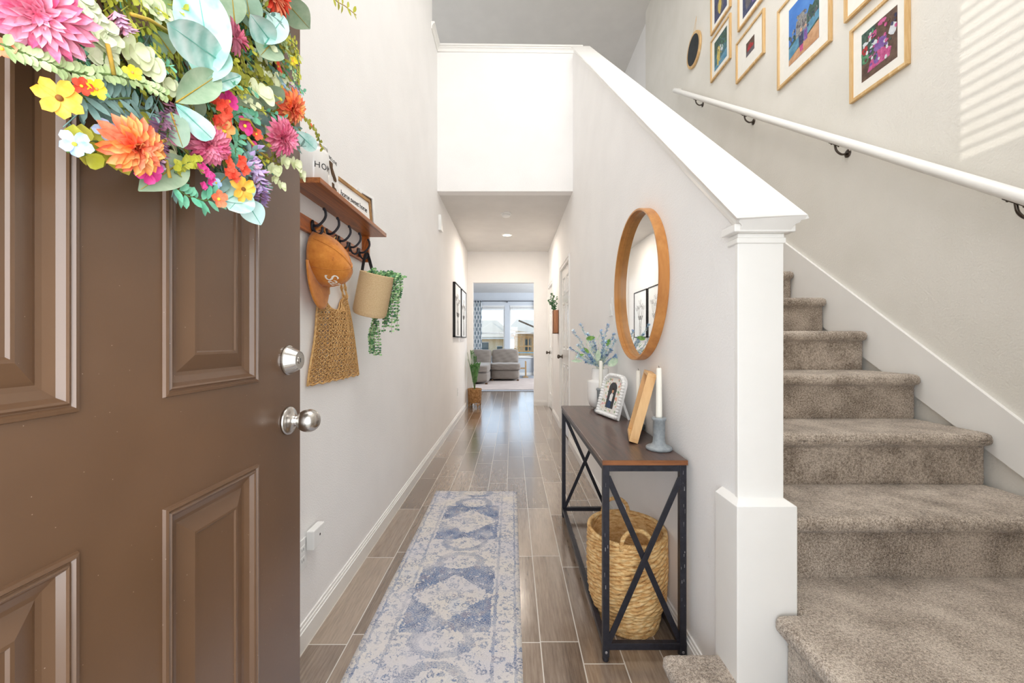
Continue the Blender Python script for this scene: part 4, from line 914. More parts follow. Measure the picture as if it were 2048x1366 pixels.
top = TM @ Vector((0.0, 0, 0.10)); m = MB()
for k in range(11):     # strands falling behind and past the right side
    sx_ = random.uniform(-0.650, -0.560); yy_ = random.uniform(2.03, 2.10); zend = random.uniform(1.17, 1.27)
    vine([top + Vector((0.02, 0.02, 0)), Vector((sx_ + 0.01, yy_, 1.475)), Vector((sx_ + 0.02, yy_, 1.40)), Vector((sx_, yy_ + 0.02, 1.33)), Vector((sx_ - 0.005, yy_ + 0.02, zend))], 26, m)
m.build('vine_strands', ['stem_brown', 'euc_green', 'euc_pale', 'euc_dark'], hp, smooth=True)
m = MB()
for k in range(5):     # the long tail below the basket
    sx_ = random.uniform(-0.725, -0.685); zend = random.uniform(1.03, 1.12); yy_ = random.uniform(2.08, 2.12)
    vine([top + Vector((-0.02, 0.05, 0)), Vector((-0.70, yy_, 1.42)), Vector((-0.70, yy_, 1.27)), Vector((sx_, yy_, 1.17)), Vector((sx_ + 0.005, yy_, zend))], 34, m)
m.build('vine_tail', ['stem_brown', 'euc_green', 'euc_pale', 'euc_dark'], hp, smooth=True)
m = MB()
for k in range(26):
    p0 = TM @ Vector((random.uniform(-.055, .085), random.uniform(-.03, .06), 0.09)); d = Vector((random.uniform(-.2, 1.0), random.uniform(-.5, .6), random.uniform(.2, 1.0))).normalized() * random.uniform(.03, .06)
    vine([p0, p0 + d * 0.6, p0 + d + Vector((0, 0, -0.008))], 7, m, 0.008)
m.build('leaf_crown', ['stem_brown', 'euc_green', 'euc_pale', 'euc_dark'], hp, smooth=True)

# ================================================================ RUNNER RUG
rg = MB()
def rf(u, v): return Vector((-0.567 + 0.604 * u, 0.62 + 2.455 * v, 0.011 + 0.0012 * sin(40 * v + 3 * u) + 0.002 * sin(7 * v)))
rg.sheet(rf, 24, 120)
rug = rg.build('runner_rug', 'runner_pattern', None, smooth=True, origin=(-0.265, 1.85, 0.0))
tag(rug, 'faded blue and ivory medallion runner rug on the plank tile floor', 'rug')
sd = rug.modifiers.new('s', 'SOLIDIFY'); sd.thickness = 0.010; sd.offset = -1

# ================================================================ CONSOLE TABLE
tb = empty('console_table', (0.47, 2.05, 0), 'narrow console table with dark wood top and black X-braced metal frame', 'table')
TX0, TX1, TY0, TY1, TZ = 0.319, 0.6205, 1.446, 2.66, 0.7175
m = MB().box(TX0, TX1, TY0 + 0.001, TY1, TZ - 0.018, TZ); o = m.build('table_top', 'table_wood', tb, bevel=0.0015)
MB().box(TX0, TX1, TY0 - 0.0005, TY0 + 0.0012, TZ - 0.0175, TZ - 0.0008).build('edge_banding', 'table_edge_wood', o)
T = 0.023; lx = (TX0 + 0.003, TX1 - 0.003 - T); ly = (TY0 + 0.004, TY1 - 0.004 - T); zt_ = TZ - 0.018
for x in lx:
    for y in ly:
        m = MB().box(x, x + T, y, y + T, 0.018, zt_)
        lg = m.build('leg', 'black_metal', tb, bevel=0.0015)
        MB().lathe([(0, 0), (0.0095, 0.0), (0.0115, 0.006), (0.0115, 0.018), (0.0, 0.018)], 20, Matrix.Translation((x + T / 2, y + T / 2, 0))).build('foot', 'black_metal', lg)
        if y < 2:
            MB().lathe([(0, 0), (0.005, 0.0), (0.004, 0.002), (0, 0.0022)], 12, Matrix.Translation((x + T / 2, y, 0.036)) @ Matrix.Rotation(R(90), 4, 'X')).build('screw', 'worn_metal', lg)
            random.seed(int(x * 1000)); mm = MB()
            for q in range(16 if x > 0.5 else 6):
                zz = random.uniform(0.15, 0.69); hh_ = random.uniform(0.002, 0.016); xx = random.uniform(0.003, T - 0.006)
                mm.box(x + xx, x + xx + random.uniform(0.001, 0.003), y - 0.0004, y + 0.001, zz, zz + hh_)
            mm.build('paint_chip', 'worn_metal', lg)
def rail(a, b, name='rail', w=T, h=T): MB().bar(a, b, w, h).build(name, 'black_metal', tb, bevel=0.001)
for z in (zt_ - T / 2, 0.055):
    for y in ly: rail((lx[0] + T, y + T / 2, z), (lx[1], y + T / 2, z), w=T * 0.9)
    for x in lx: rail((x + T / 2, ly[0] + T, z), (x + T / 2, ly[1], z), w=T * 0.9)
for y in ly:
    rail((lx[0] + T - 0.004, y + 0.010, 0.655), (lx[1] + 0.004, y + 0.010, 0.068), 'brace', 0.006, 0.020)
    rail((lx[1] + 0.004, y + 0.004, 0.655), (lx[0] + T - 0.004, y + 0.004, 0.068), 'brace', 0.006, 0.020)

# water-hyacinth floor basket
bk = empty('floor_basket', (0.462, 1.715, 0), 'round woven water-hyacinth basket with two loop handles under the console table', 'basket')
bx_, by_, EY = 0.472, 1.695, 1.10
BR = [(0.0, 0.122), (0.05, 0.131), (0.13, 0.151), (0.22, 0.156), (0.38, 0.154)]
m = MB(); random.seed(3)
NT = 22
def brad(z):
    for (a, ra), (b, rb) in zip(BR[:-1], BR[1:]):
        if z <= b: t = (z - a) / (b - a); t = t * t * (3 - 2 * t); return ra + (rb - ra) * t
    return BR[-1][1]
for k in range(NT):                    # rope courses, each twisted from two strands
    z0 = 0.010 + k * 0.0163; ph = random.uniform(0, 6)
    for s_ in (0, pi):
        pts = []
        for i in range(150):
            a = 2 * pi * i / 150; tw = a * 9 + s_ + ph; r_ = brad(z0) + 0.0038 * cos(tw) - 0.004
            pts.append((bx_ + r_ * cos(a), by_ + EY * r_ * sin(a), z0 + 0.0052 * sin(tw) + 0.003 * sin(a * 2 + k)))
        m.tube(pts, 0.0074, 6, closed=True)
m.build('woven_wall', 'hyacinth', bk, smooth=True)
m = MB().lathe([(brad(0.02) - 0.012, 0.010), (brad(0.06) - 0.013, 0.06), (brad(0.13) - 0.014, 0.13), (brad(0.3) - 0.013, 0.355)], 48, Matrix.Translation((bx_, by_, 0)) @ Matrix.Diagonal((1, EY, 1, 1)), caps=False)
m.lathe([(0.0, 0.006), (brad(0) - 0.004, 0.006), (brad(0) - 0.006, 0.016), (0, 0.016)], 48, Matrix.Translation((bx_, by_, 0)) @ Matrix.Diagonal((1, EY, 1, 1))); m.build('basket_lining', 'hyacinth', bk, smooth=True)
def rope(fn, N, r0, m, turns, closed=False, r1=0.0045):
    for s_ in (0, 2 * pi / 3, 4 * pi / 3):
        pts = []
        for i in range(N):
            t = i / N if closed else i / (N - 1); p, a, b = fn(t); tw = t * turns * 2 * pi + s_; pts.append(p + a * r0 * cos(tw) + b * r0 * sin(tw))
        m.tube(pts, r1, 5, closed=closed)
m = MB()
def rim(t):
    a = 2 * pi * t; d = Vector((cos(a), EY * sin(a), 0)); return Vector((bx_, by_, 0.366)) + d * (brad(0.36) - 0.004), d, Vector((0, 0, 1))
rope(rim, 260, 0.0045, m, 38, True, 0.0052)
m.build('braided_rim', 'hyacinth', bk, smooth=True)
m = MB()
def foot_rim(t):
    a = 2 * pi * t; d = Vector((cos(a), EY * sin(a), 0)); return Vector((bx_, by_, 0.010)) + d * (brad(0) - 0.001), d, Vector((0, 0, 1))
rope(foot_rim, 220, 0.004, m, 30, True, 0.0048); m.build('braided_foot', 'hyacinth', bk, smooth=True)
for sg in (-1, 1):
    m = MB()
    def hd(t):
        a = pi * t; c = Vector((bx_ - 0.005 + 0.058 * cos(a), by_ + sg * EY * (brad(0.36) - 0.010), 0.352 + 0.075 * sin(a) ** 0.75)); tx = Vector((-sin(a), 0, cos(a))); n_ = Vector((cos(a), 0, sin(a)))
        return c, n_, Vector((0, 1, 0))
    rope(hd, 60, 0.0042, m, 9, False, 0.005); m.build('handle', 'hyacinth', bk, smooth=True)

# ================================================================ ROUND MIRROR
MY, MZ, MR = 2.012, 1.408, 0.3635; MF = XR - 0.044
mi = empty('round_mirror', (XR, MY, MZ), 'round wall mirror in a deep wooden band above the console table', 'mirror')
Mm = Matrix.Translation((XR, MY, MZ)) @ Matrix.Rotation(R(-90), 4, 'Y')
MB().lathe([(MR, 0.001), (MR, 0.042), (MR - 0.002, 0.044), (MR - 0.008, 0.044), (MR - 0.010, 0.043), (MR - 0.010, 0.024), (MR - 0.014, 0.024), (MR - 0.014, 0.006), (MR, 0.001)], 128, Mm, caps=False).build('mirror_frame', 'mirror_wood', mi, smooth=True).modifiers.new('e', 'EDGE_SPLIT').split_angle = R(35)
MB().lathe([(0.0, 0.008), (MR - 0.012, 0.008), (MR - 0.012, 0.010), (0, 0.010)], 128, Mm).build('mirror_pane', 'mirror_glass', mi)

# ================================================================ ON THE TABLE
tz = TZ
va = empty('flower_vase', (0.5475, 2.545, tz), 'tall white two-tier vase holding the flowers at the far end of the table', 'vase')
Mv = Matrix.Translation((0.5475, 2.545, tz))
prof = [(0.0, 0.004), (0.036, 0.004), (0.055, 0.010), (0.068, 0.026), (0.076, 0.052), (0.078, 0.08), (0.078, 0.165), (0.076, 0.172), (0.070, 0.176), (0.055, 0.178), (0.052, 0.182), (0.051, 0.245), (0.049, 0.249), (0.046, 0.247), (0.046, 0.19), (0.0, 0.188)]
MB().lathe(prof, 48, Mv, caps=False).build('vase_body', 'white_ceramic', va, smooth=True)
MB().lathe([(0.0, 0.0), (0.034, 0.0), (0.035, 0.003), (0.034, 0.006), (0, 0.006)], 40, Mv).build('vase_foot', 'nickel', va, smooth=True)
bq = empty('flower_bouquet', (0.5475, 2.545, tz + 0.24), 'spray of pale blue artificial flowers with green leaves in the white vase', 'flowers')
flat('bloom_blue', '7fa6cf', 'b4d0ea', 60); flat('bloom_pale', 'c3dbe8', 'e0edf2', 60); flat('bloom_indigo', '5577b5', '8aa7d8', 60); flat('leaf_soft', 'b9d2b4', 'd6e4cd', 60); flat('leaf_fresh', '6f9c4a', '8fb566', 60)
random.seed(12)
tips = [(1161, 649), (1147, 662), (1176, 668), (1140, 696), (1156, 690), (1203, 662), (1216, 650), (1228, 668), (1238, 680), (1210, 684), (1190, 690), (1180, 712), (1156, 712), (1172, 724), (1222, 700), (1232, 712), (1200, 705), (1186, 676), (1222, 720), (1165, 700)]
stems = MB(); fl = []
for i, (px, py) in enumerate(tips):
    yy = 2.52 + random.uniform(-0.09, 0.05); tip = ony(px, py, yy)
    tip.x = min(tip.x, 0.622)
    b = Vector((0.547 + random.uniform(-.02, .02), 2.545 + random.uniform(-.02, .02), tz + 0.2)); md = b.lerp(tip, 0.5) + Vector((0, 0, 0.03))
    P_ = smoothpts([b, b + Vector((0, 0, 0.05)), md, tip], 5); stems.tube(P_, 0.0011, 5)
    m = MB(); n_ = 44
    for k in range(n_):
        t = 1 - 0.5 * (k / n_) ** 1.3 ; q = t * (len(P_) - 1); kk = min(int(q), len(P_) - 2); c = P_[kk].lerp(P_[kk + 1], q - kk); d = (P_[kk + 1] - P_[kk]).normalized()
        a, b2 = basis(d) if abs(d.z) < .99 else (Vector((1, 0, 0)), Vector((0, 1, 0))); an = random.uniform(0, 6.28); m.cur = random.choice((0, 0, 1, 2)) if i % 4 else random.choice((0, 1, 1))
        for w_ in range(2):
            v = a * cos(an + w_) + b2 * sin(an + w_) + d * random.uniform(.2, .9); m.petal(c, v, d, random.uniform(.010, .019), 0.006, 0.3, 0, 0.6, 2, 3, 0.6)
    m.build('flower_spike', ['bloom_blue', 'bloom_pale', 'bloom_indigo'], bq, smooth=True)
stems.build('stem_bundle', 'leaf_soft', bq, smooth=True)
for px, py, dx, dz, L, w_, mm in ((1172, 678, .03, .005, .055, .028, 'leaf_fresh'), (1213, 692, .015, .03, .05, .026, 'leaf_fresh'), (1152, 712, .045, .008, .05, .016, 'leaf_fresh'), (1178, 706, -.02, .02, .045, .02, 'leaf_fresh'),
                              (1196, 722, .0, .05, .07, .035, 'leaf_soft'), (1216, 732, .04, .03, .08, .045, 'leaf_soft'), (1165, 722, -.05, .0, .07, .02, 'leaf_soft')):
    p = ony(px, py, 2.47); p.x = min(p.x, 0.58); m = MB(); m.petal(p, Vector((dx, 0, dz)), (0, -1, 0.2), L, w_, 0.2, 0.1, 0.8, 4, 8, 0.45)
    m.build('leaf', mm, bq, smooth=True)
random.seed(13); m = MB()
for i in range(190):
    c = Vector((0.547, 2.54, tz + 0.25)); d = Vector((random.uniform(-.85, .42), random.uniform(-.6, .5), random.uniform(.25, 1))).normalized(); p = c + d * random.uniform(.03, .19)
    p.x = min(p.x, 0.615); m.petal(p, d + Vector((random.uniform(-.5, .5), random.uniform(-.5, .5), random.uniform(-.2, .5))), (0, -1, .3), random.uniform(.02, .035), 0.0035, 0.2, 0, 0.8, 2, 3, 0.5)
o = m.build('fine_foliage', 'leaf_soft', bq, smooth=True); o['kind'] = 'stuff'

def candle_set(x, y, hz, ch, m_, lab_h, lab_c, bs=1.0):
    h = empty('candle_holder', (x, y, tz), lab_h, 'candle holder', 'stone candle holders on the console table'); M_ = Matrix.Translation((x, y, tz))
    MB().lathe([(0, 0), (0.047 * bs, 0), (0.0495 * bs, 0.004), (0.049 * bs, 0.010), (0.046 * bs, 0.013), (0.030, 0.019), (0.0245, 0.026), (0.0225, 0.04), (0.0225, hz - 0.014), (0.0265, hz - 0.011), (0.0275, hz - 0.004), (0.0255, hz), (0.013, hz), (0.013, hz - 0.012), (0, hz - 0.012)], 48, M_, caps=False).build('holder_body', m_, h, smooth=True)
    c = empty('taper_candle', (x, y, tz + hz - 0.012), lab_c, 'candle', 'ivory taper candles on the console table')
    M2 = Matrix.Translation((x, y, tz + hz - 0.0118))
    MB().lathe([(0, 0), (0.0118, 0), (0.0118, 0.02), (0.0100, ch), (0.0085, ch + 0.004), (0.003, ch + 0.005), (0, ch + 0.004)], 28, M2, caps=False).build('candle_wax', 'wax', c, smooth=True)
    MB().tube([(x, y, tz + hz - 0.012 + ch + 0.003), (x, y, tz + hz - 0.012 + ch + 0.009), (x - 0.002, y, tz + hz - 0.012 + ch + 0.013)], 0.0009, 6).build('candle_wick', 'wick', c)
candle_set(0.570, 1.590, 0.125, 0.198, 'grey_stone', 'grey stone candle holder at the near end of the console table', 'ivory taper candle nearest the camera, beside the wooden photo frame')
candle_set(0.603, 1.955, 0.062, 0.225, 'dark_stone', 'dark stone candle holder hidden behind the wooden photo frame', 'ivory taper candle standing behind the wooden photo frame', 0.62)
candle_set(0.526, 2.428, 0.140, 0.170, 'grey_stone', 'grey candle holder mostly hidden behind the white scalloped photo frame', 'ivory taper candle in front of the white flower vase', 0.80)

# white scalloped photo frame
A, B = Vector((0.488, 2.378, tz + 0.004)), Vector((0.549, 2.140, tz + 0.004)); up = Vector((0.056, 0.0, 0.234))
pf = empty('scalloped_photo_frame', ((A + B) / 2), 'white arched photo frame with bobble edge holding a flowered wedding photo', 'photo frame')
u_ = (B - A); W = u_.length; u_ = u_.normalized(); L = up.length; up_ = up.normalized(); nr_ = u_.cross(up_).normalized()
if nr_.dot(Vector((0, 0, H)) - A) < 0: nr_ = -nr_
def P(a, b, c=0.0): return A + u_ * a + up_ * b + nr_ * c
def arch(W0, W1, b0, Lh, rr, n=10):     # rounded-top outline
    pts = [(W0, b0), (W1, b0)]
    pts += [(W1 - rr + rr * sin(pi / 2 * (1 - t / n)) , Lh - rr * 0.8 + rr * 0.8 * cos(pi / 2 * (1 - t / n))) for t in range(n + 1)]
    pts += [(W0 + rr - rr * sin(pi / 2 * (t / n)), Lh - rr * 0.8 + rr * 0.8 * cos(pi / 2 * (t / n))) for t in range(n + 1)]
    return pts
def slab(m, poly, c0, c1):
    n = len(poly); m.add([P(a, b, c0) for a, b in poly] + [P(a, b, c1) for a, b in poly], [tuple(range(n))[::-1], tuple(range(n, 2 * n))] + [(i, (i + 1) % n, n + (i + 1) % n, n + i) for i in range(n)])
m = MB(); slab(m, arch(0.004, W - 0.004, 0.0, L, 0.075), -0.014, -0.002)
out = arch(0.014, W - 0.014, 0.010, L - 0.010, 0.068); 
per = []; tot = 0
for i in range(len(out)): 
    a, b = out[i], out[(i + 1) % len(out)]; per.append((tot, a, b)); tot += math.dist(a, b)
NB = 52
for k in range(NB):
    s_ = tot * k / NB
    for t0, a, b in per:
        d_ = math.dist(a, b)
        if t0 <= s_ < t0 + d_ + 1e-6 and d_ > 0:
            q = (s_ - t0) / d_; m.ball(P(a[0] + (b[0] - a[0]) * q, a[1] + (b[1] - a[1]) * q, 0.003), 0.0112, 10); break
m.build('frame', 'white_plastic', pf, smooth=True).modifiers.new('e', 'EDGE_SPLIT').split_angle = R(50)
g = NG('floral_print', 0.5); k = g.voro(g.obj, 60, 'F1', 'Color'); sp_ = g.n.new('ShaderNodeSeparateColor'); g.l.new(k, sp_.inputs[0])
dd = g.voro(g.obj, 60); g.color(g.mix(g.math('LESS_THAN', dd, 0.42), 'f0ede6', g.ramp(sp_.outputs[0], [(0.0, 'b9c79f'), (0.25, 'e8a88f'), (0.45, 'f2dfc8'), (0.65, 'e7b3b6'), (0.85, '8ea785')], 'CONSTANT')))
m = MB(); slab(m, arch(0.030, W - 0.030, 0.026, L - 0.026, 0.055), -0.004, -0.0005); m.build('floral_mat', 'floral_print', pf)
mat('photo_dark', '2c2f33', 0.5, col2='3a3f42', scale=60); mat('skin', 'dba98a', 0.6, col2='d09a7b', scale=40); mat('suit_blue', '3b5278', 0.7, col2='2f4363', scale=60); mat('hair_dark', '2b1c14', 0.7, col2='3a281c', scale=90)
m = MB(); slab(m, arch(W * 0.34, W * 0.68, L * 0.20, L * 0.80, 0.04), -0.0005, 0.0004); pho = m.build('photo', 'photo_dark', pf)
m = MB(); cxx = W * 0.50
m.cur = 0; slab(m, [(cxx - .028, L * .21), (cxx + .018, L * .21), (cxx + .012, L * .40), (cxx - .014, L * .42)], 0.0004, 0.0008)
m.cur = 1; slab(m, [(cxx - .010, L * .38), (cxx + .018, L * .36), (cxx + .022, L * .52), (cxx + .004, L * .56), (cxx - .010, L * .50)], 0.0004, 0.0010)
m.cur = 2; slab(m, [(cxx + .010 + .010 * cos(t), L * .60 + .012 * sin(t)) for t in [i * pi / 5 for i in range(10)]], 0.0004, 0.0011)
m.cur = 3; slab(m, [(cxx + .010 + .011 * cos(t), L * .625 + .010 * sin(t)) for t in [i * pi / 5 for i in range(6)]], 0.0004, 0.0013)
m.build('photo_couple', ['suit_blue', 'paper', 'skin', 'hair_dark'], pho)
m = MB(); q0 = P(W * 0.8, L * 0.55, -0.014); m.bar(q0, Vector((0.618, q0.y - 0.03, tz + 0.003)), 0.004, 0.012); m.build('easel_leg', 'white_plastic', pf)
# wooden box frame
def k3(e, P, W, L, fw):
    m = MB(); plate(m, P, fw, W - fw, fw, L - fw, -0.034, -0.028); m.build('backing', 'paper', e)
    m = MB(); m.cur = 0; plate(m, P, fw + 0.02, W - fw - 0.02, fw + 0.03, L * 0.55, -0.028, -0.0265); m.cur = 1; plate(m, P, fw + 0.03, W - fw - 0.05, L * 0.60, L - fw - 0.02, -0.028, -0.026)
    m.build('photo', ['photo_dark', 'petal_pink_light'], e)
leaning_frame('wooden_box_frame', (0.530, 1.885, tz + 0.010), (0.479, 1.680, tz + 0.010), 0.280, (0.078, 0.0, 0), 0.036, 0.013, 'box_frame_wood', 'deep light-wood box photo frame seen nearly edge-on beside the grey candle holder', 'photo frame', k3)

# ================================================================ HANDRAIL
hr = empty('handrail', (XS, 3.0, 2.8), 'white round wooden handrail climbing the stair wall', 'handrail')
HX = XS - 0.07
def hz_(y): return 1.627 + 0.7317 * (y - 1.397)
m = MB(); a0 = 0.75
P_ = [(XS - 0.005, 4.40, hz_(4.40)), (XS - 0.035, 4.405, hz_(4.405)), (HX, 4.37, hz_(4.37))] 
m.tube([(HX, y, hz_(y)) for y in (4.40, 4.0, 2.5, 1.4, a0)], 0.0225, 24)
m.build('rail', 'trim_paint', hr, smooth=True).modifiers.new('e', 'EDGE_SPLIT').split_angle = R(50)
MB().tube([(HX - 0.002, 4.39, hz_(4.39)), (XS, 4.39, hz_(4.39))], 0.021, 20).build('rail_return', 'trim_paint', hr, smooth=True)
for y in (3.90, 3.08, 2.215, 1.42):
    z = hz_(y); m = MB()
    m.lathe([(0, 0), (0.022, 0), (0.022, 0.003), (0.014, 0.007), (0, 0.007)], 20, Matrix.Translation((XS, y, z - 0.075)) @ Matrix.Rotation(R(-90), 4, 'Y'))
    m.tube(smoothpts([(XS - 0.005, y, z - 0.075), (XS - 0.035, y, z - 0.080), (XS - 0.062, y, z - 0.060), (HX, y, z - 0.028)], 4), 0.0055, 8)
    m.bar((HX, y - 0.032, z - 0.026 - 0.0234), (HX, y + 0.032, z - 0.026 + 0.0234), 0.020, 0.004)
    for q in (-0.024, 0.024): m.ball((HX, y + q, z - 0.030 + q * 0.73), 0.005, 6)
    m.build('rail_bracket', 'dark_nickel', hr, smooth=True)

# ================================================================ PICTURES ON THE STAIR WALL
mat('photo_sky', '3f78c9', 0.5, col2='5b93dc', scale=6); mat('photo_ground', 'b98a64', 0.5, col2='cfa580', scale=25); mat('photo_teal', '3f6672', 0.5, col2='567f86', scale=20)
mat('photo_stone', 'a9a49a', 0.5, col2='6a6f7c', scale=90); mat('photo_trees', '2c4340', 0.5, col2='4c6a5c', scale=80); mat('photo_water', '4a84a6', 0.5, col2='6fa2bd', scale=30)
mat('photo_brown', '4e3b33', 0.5, col2='6d5648', scale=40); mat('photo_purple', '6d4791', 0.5, col2='9070b4', scale=60); mat('photo_pink', 'a83a72', 0.5, col2='cf6a9c', scale=60); mat('photo_red', 'b7343a', 0.5, col2='8c2129', scale=60)
mat('photo_yellow', 'd9c36a', 0.5, col2='bba54e', scale=60); mat('photo_green', '3e7b57', 0.5, col2='6aa57c', scale=60); mat('photo_white', 'dadfe4', 0.5, col2='c5ccd3', scale=60); mat('photo_grey', '6e6a70', 0.5, col2='57545a', scale=40); mat('photo_navy', '2d3350', 0.5, col2='4a5276', scale=70)
def wall_picture(y0, y1, z0, z1, py0, py1, pz0, pz1, base, shapes, label, glass=True):
    e = empty('framed_picture', (XS, (y0 + y1) / 2, z0), label, 'picture', 'oak-framed photos on the stair wall')
    fw = 0.016; X0 = XS - 0.018; m = MB()
    for a, b, c, d in ((y0, y1, z0, z0 + fw), (y0, y1, z1 - fw, z1), (y0, y0 + fw, z0 + fw, z1 - fw), (y1 - fw, y1, z0 + fw, z1 - fw)): m.box(X0, XS - 0.001, a, b, c, d)
    m.build('frame', 'oak_frame', e, bevel=0.001)
    MB().box(XS - 0.008, XS - 0.002, y0 + fw, y1 - fw, z0 + fw, z1 - fw).build('mat_board', 'mat_board', e)
    m = MB(); m.box(XS - 0.0088, XS - 0.008, py0, py1, pz0, pz1); ms = [base]; wy, wz = py1 - py0, pz1 - pz0
    for i, (mm, poly) in enumerate(shapes):
        if mm not in ms: ms.append(mm)
        m.cur = ms.index(mm); m.prism([(py1 - max(0, min(1, a)) * wy, pz0 + max(0, min(1, b)) * wz) for a, b in poly], 'x', XS - 0.0090 - 0.00003 * i, XS - 0.0087)
    m.build('photo', ms, e)
    return e
def petals(n, seed, ms, x0=0.0, x1=1.0, y0=0.0, y1=1.0, r=0.05):
    rd = random.Random(seed); return [(rd.choice(ms), blob(rd.uniform(x0, x1), rd.uniform(y0, y1), rd.uniform(.4, 1) * r, rd.uniform(.4, 1) * r, 7, rd.random())) for _ in range(n)]
def blob(cx_, cy_, rx, ry, n=10, seed=0):
    rd = random.Random(seed); return [(cx_ + rx * cos(2 * pi * i / n) * rd.uniform(.75, 1.1), cy_ + ry * sin(2 * pi * i / n) * rd.uniform(.75, 1.1)) for i in range(n)]
# two small stacked, by the plaque
Y0, Y1 = 3.385, 3.720
wall_picture(Y0, Y1, 3.474, 3.848, Y0 + 0.062, Y1 - 0.062, 3.535, 3.790, 'photo_teal', [('photo_trees', [(0, .55), (1, .55), (1, 1), (0, 1)]), ('photo_water', [(0, 0), (1, 0), (1, .3), (.5, .22), (0, .12)]), ('photo_yellow', blob(.35, .45, .16, .28, 9, 1)), ('photo_white', blob(.62, .5, .09, .12, 8, 2)), ('photo_yellow', blob(.3, .2, .08, .18, 8, 4))] + petals(18, 2, ['photo_trees', 'photo_teal', 'photo_green'], 0, 1, .5, 1) + petals(8, 3, ['photo_yellow', 'photo_white'], .2, .6, .1, .7),
             'small oak-framed photo with teal and yellow, lower one nearest the oval plaque')
wall_picture(Y0, Y1, 3.900, 4.275, Y0 + 0.062, Y1 - 0.062, 3.960, 4.215, 'photo_navy', [('photo_grey', blob(.5, .4, .3, .35, 11, 3)), ('photo_yellow', blob(.45, .35, .14, .3, 9, 5)), ('photo_red', blob(.45, .72, .1, .1, 8, 6))],
             'small oak-framed photo cut by the picture top, directly above the teal photo')
Y0, Y1 = 2.934, 3.298
wall_picture(Y0, Y1, 3.200, 3.522, Y0 + 0.122, Y1 - 0.135, 3.320, 3.425, 'photo_brown', [('photo_grey', [(0, 0), (1, 0), (1, .3), (0, .3)]), ('photo_red', [(.15, .3), (.85, .34), (.9, .5), (.7, .6), (.55, .75), (.3, .72), (.15, .5)])],
             'oak-framed picture with a very small photo of a red car in a wide mat')
Y0, Y1 = 2.905, 3.272
wall_picture(Y0, Y1, 3.598, 3.960, Y0 + 0.062, Y1 - 0.062, 3.655, 3.900, 'photo_navy', [('photo_grey', blob(.3, .4, .2, .3, 9, 7)), ('photo_teal', blob(.55, .6, .2, .2, 9, 8)), ('photo_purple', blob(.6, .3, .12, .25, 9, 9))],
             'oak-framed dark blue photo above the tiny red car photo')
Y0, Y1 = 2.318, 2.783
wall_picture(Y0, Y1, 2.835, 3.370, 2.412, 2.675, 2.925, 3.290, 'photo_sky', [('photo_trees', [(0, 0), (1, 0), (1, .62), (.9, .70), (.8, .64), (.72, .7), (.6, .55), (.4, .5), (.25, .42), (.1, .36), (0, .33)]), ('photo_stone', [(.25, .35), (.62, .35), (.62, .62), (.55, .62), (.55, .72), (.32, .72), (.32, .60), (.25, .60)]),
              ('photo_water', [(0, .1), (1, .34), (1, .48), (0, .3)]), ('photo_ground', [(0, 0), (1, 0), (1, .3), (0, .1)]), ('photo_navy', [(.36, .16), (.50, .16), (.52, .38), (.34, .40)]), ('skin', blob(.43, .43, .045, .035, 8, 1)), ('photo_purple', [(.52, .18), (.64, .18), (.63, .38), (.53, .38)]), ('skin', blob(.58, .42, .04, .035, 8, 2)), ('photo_pink', [(.40, .06), (.5, .06), (.5, .17), (.38, .17)])] + petals(30, 8, ['photo_trees', 'photo_stone', 'photo_grey', 'photo_navy'], 0, 1, .36, .55, .045) + petals(12, 9, ['photo_stone', 'photo_grey'], .26, .62, .5, .72, .04),
             'large oak-framed photo of two people in a plaza under bright blue sky')
Y0, Y1 = 1.864, 2.186
wall_picture(Y0, Y1, 2.400, 2.788, 1.922, 2.118, 2.470, 2.715, 'photo_brown', [('photo_trees', [(0, .35), (.35, .4), (.4, 1), (0, 1)]), ('photo_pink', blob(.32, .82, .14, .09, 9, 11)), ('photo_pink', blob(.6, .93, .13, .06, 9, 12)), ('photo_red', blob(.1, .62, .1, .1, 9, 13)), ('photo_green', blob(.12, .42, .12, .1, 9, 14)), ('photo_white', blob(.12, .75, .09, .05, 9, 15)),
              ('photo_purple', blob(.55, .52, .2, .13, 11, 16)), ('photo_white', blob(.88, .62, .12, .12, 9, 17)), ('photo_pink', [(.18, .12), (.8, .14), (.85, .3), (.6, .42), (.38, .42), (.26, .3)]), ('photo_purple', blob(.42, .30, .08, .12, 8, 18)), ('photo_white', blob(.4, .62, .07, .06, 8, 19))] + petals(26, 5, ['photo_pink', 'photo_purple', 'photo_white', 'photo_trees'], .2, .85, .12, .6) + petals(22, 6, ['photo_red', 'photo_green', 'photo_trees', 'photo_brown', 'photo_white'], 0, .4, .35, .95) + petals(14, 7, ['photo_pink', 'photo_brown', 'photo_navy'], .3, 1, .6, 1),
             'oak-framed photo of bright pink and purple flowers, lowest and nearest of the pictures')
wall_picture(1.86, 2.223, 2.858, 3.30, 1.96, 2.13, 2.97, 3.19, 'photo_teal', [('photo_white', blob(.5, .5, .3, .2, 9, 3))], 'oak-framed picture above the flower photo, only its white mat showing')
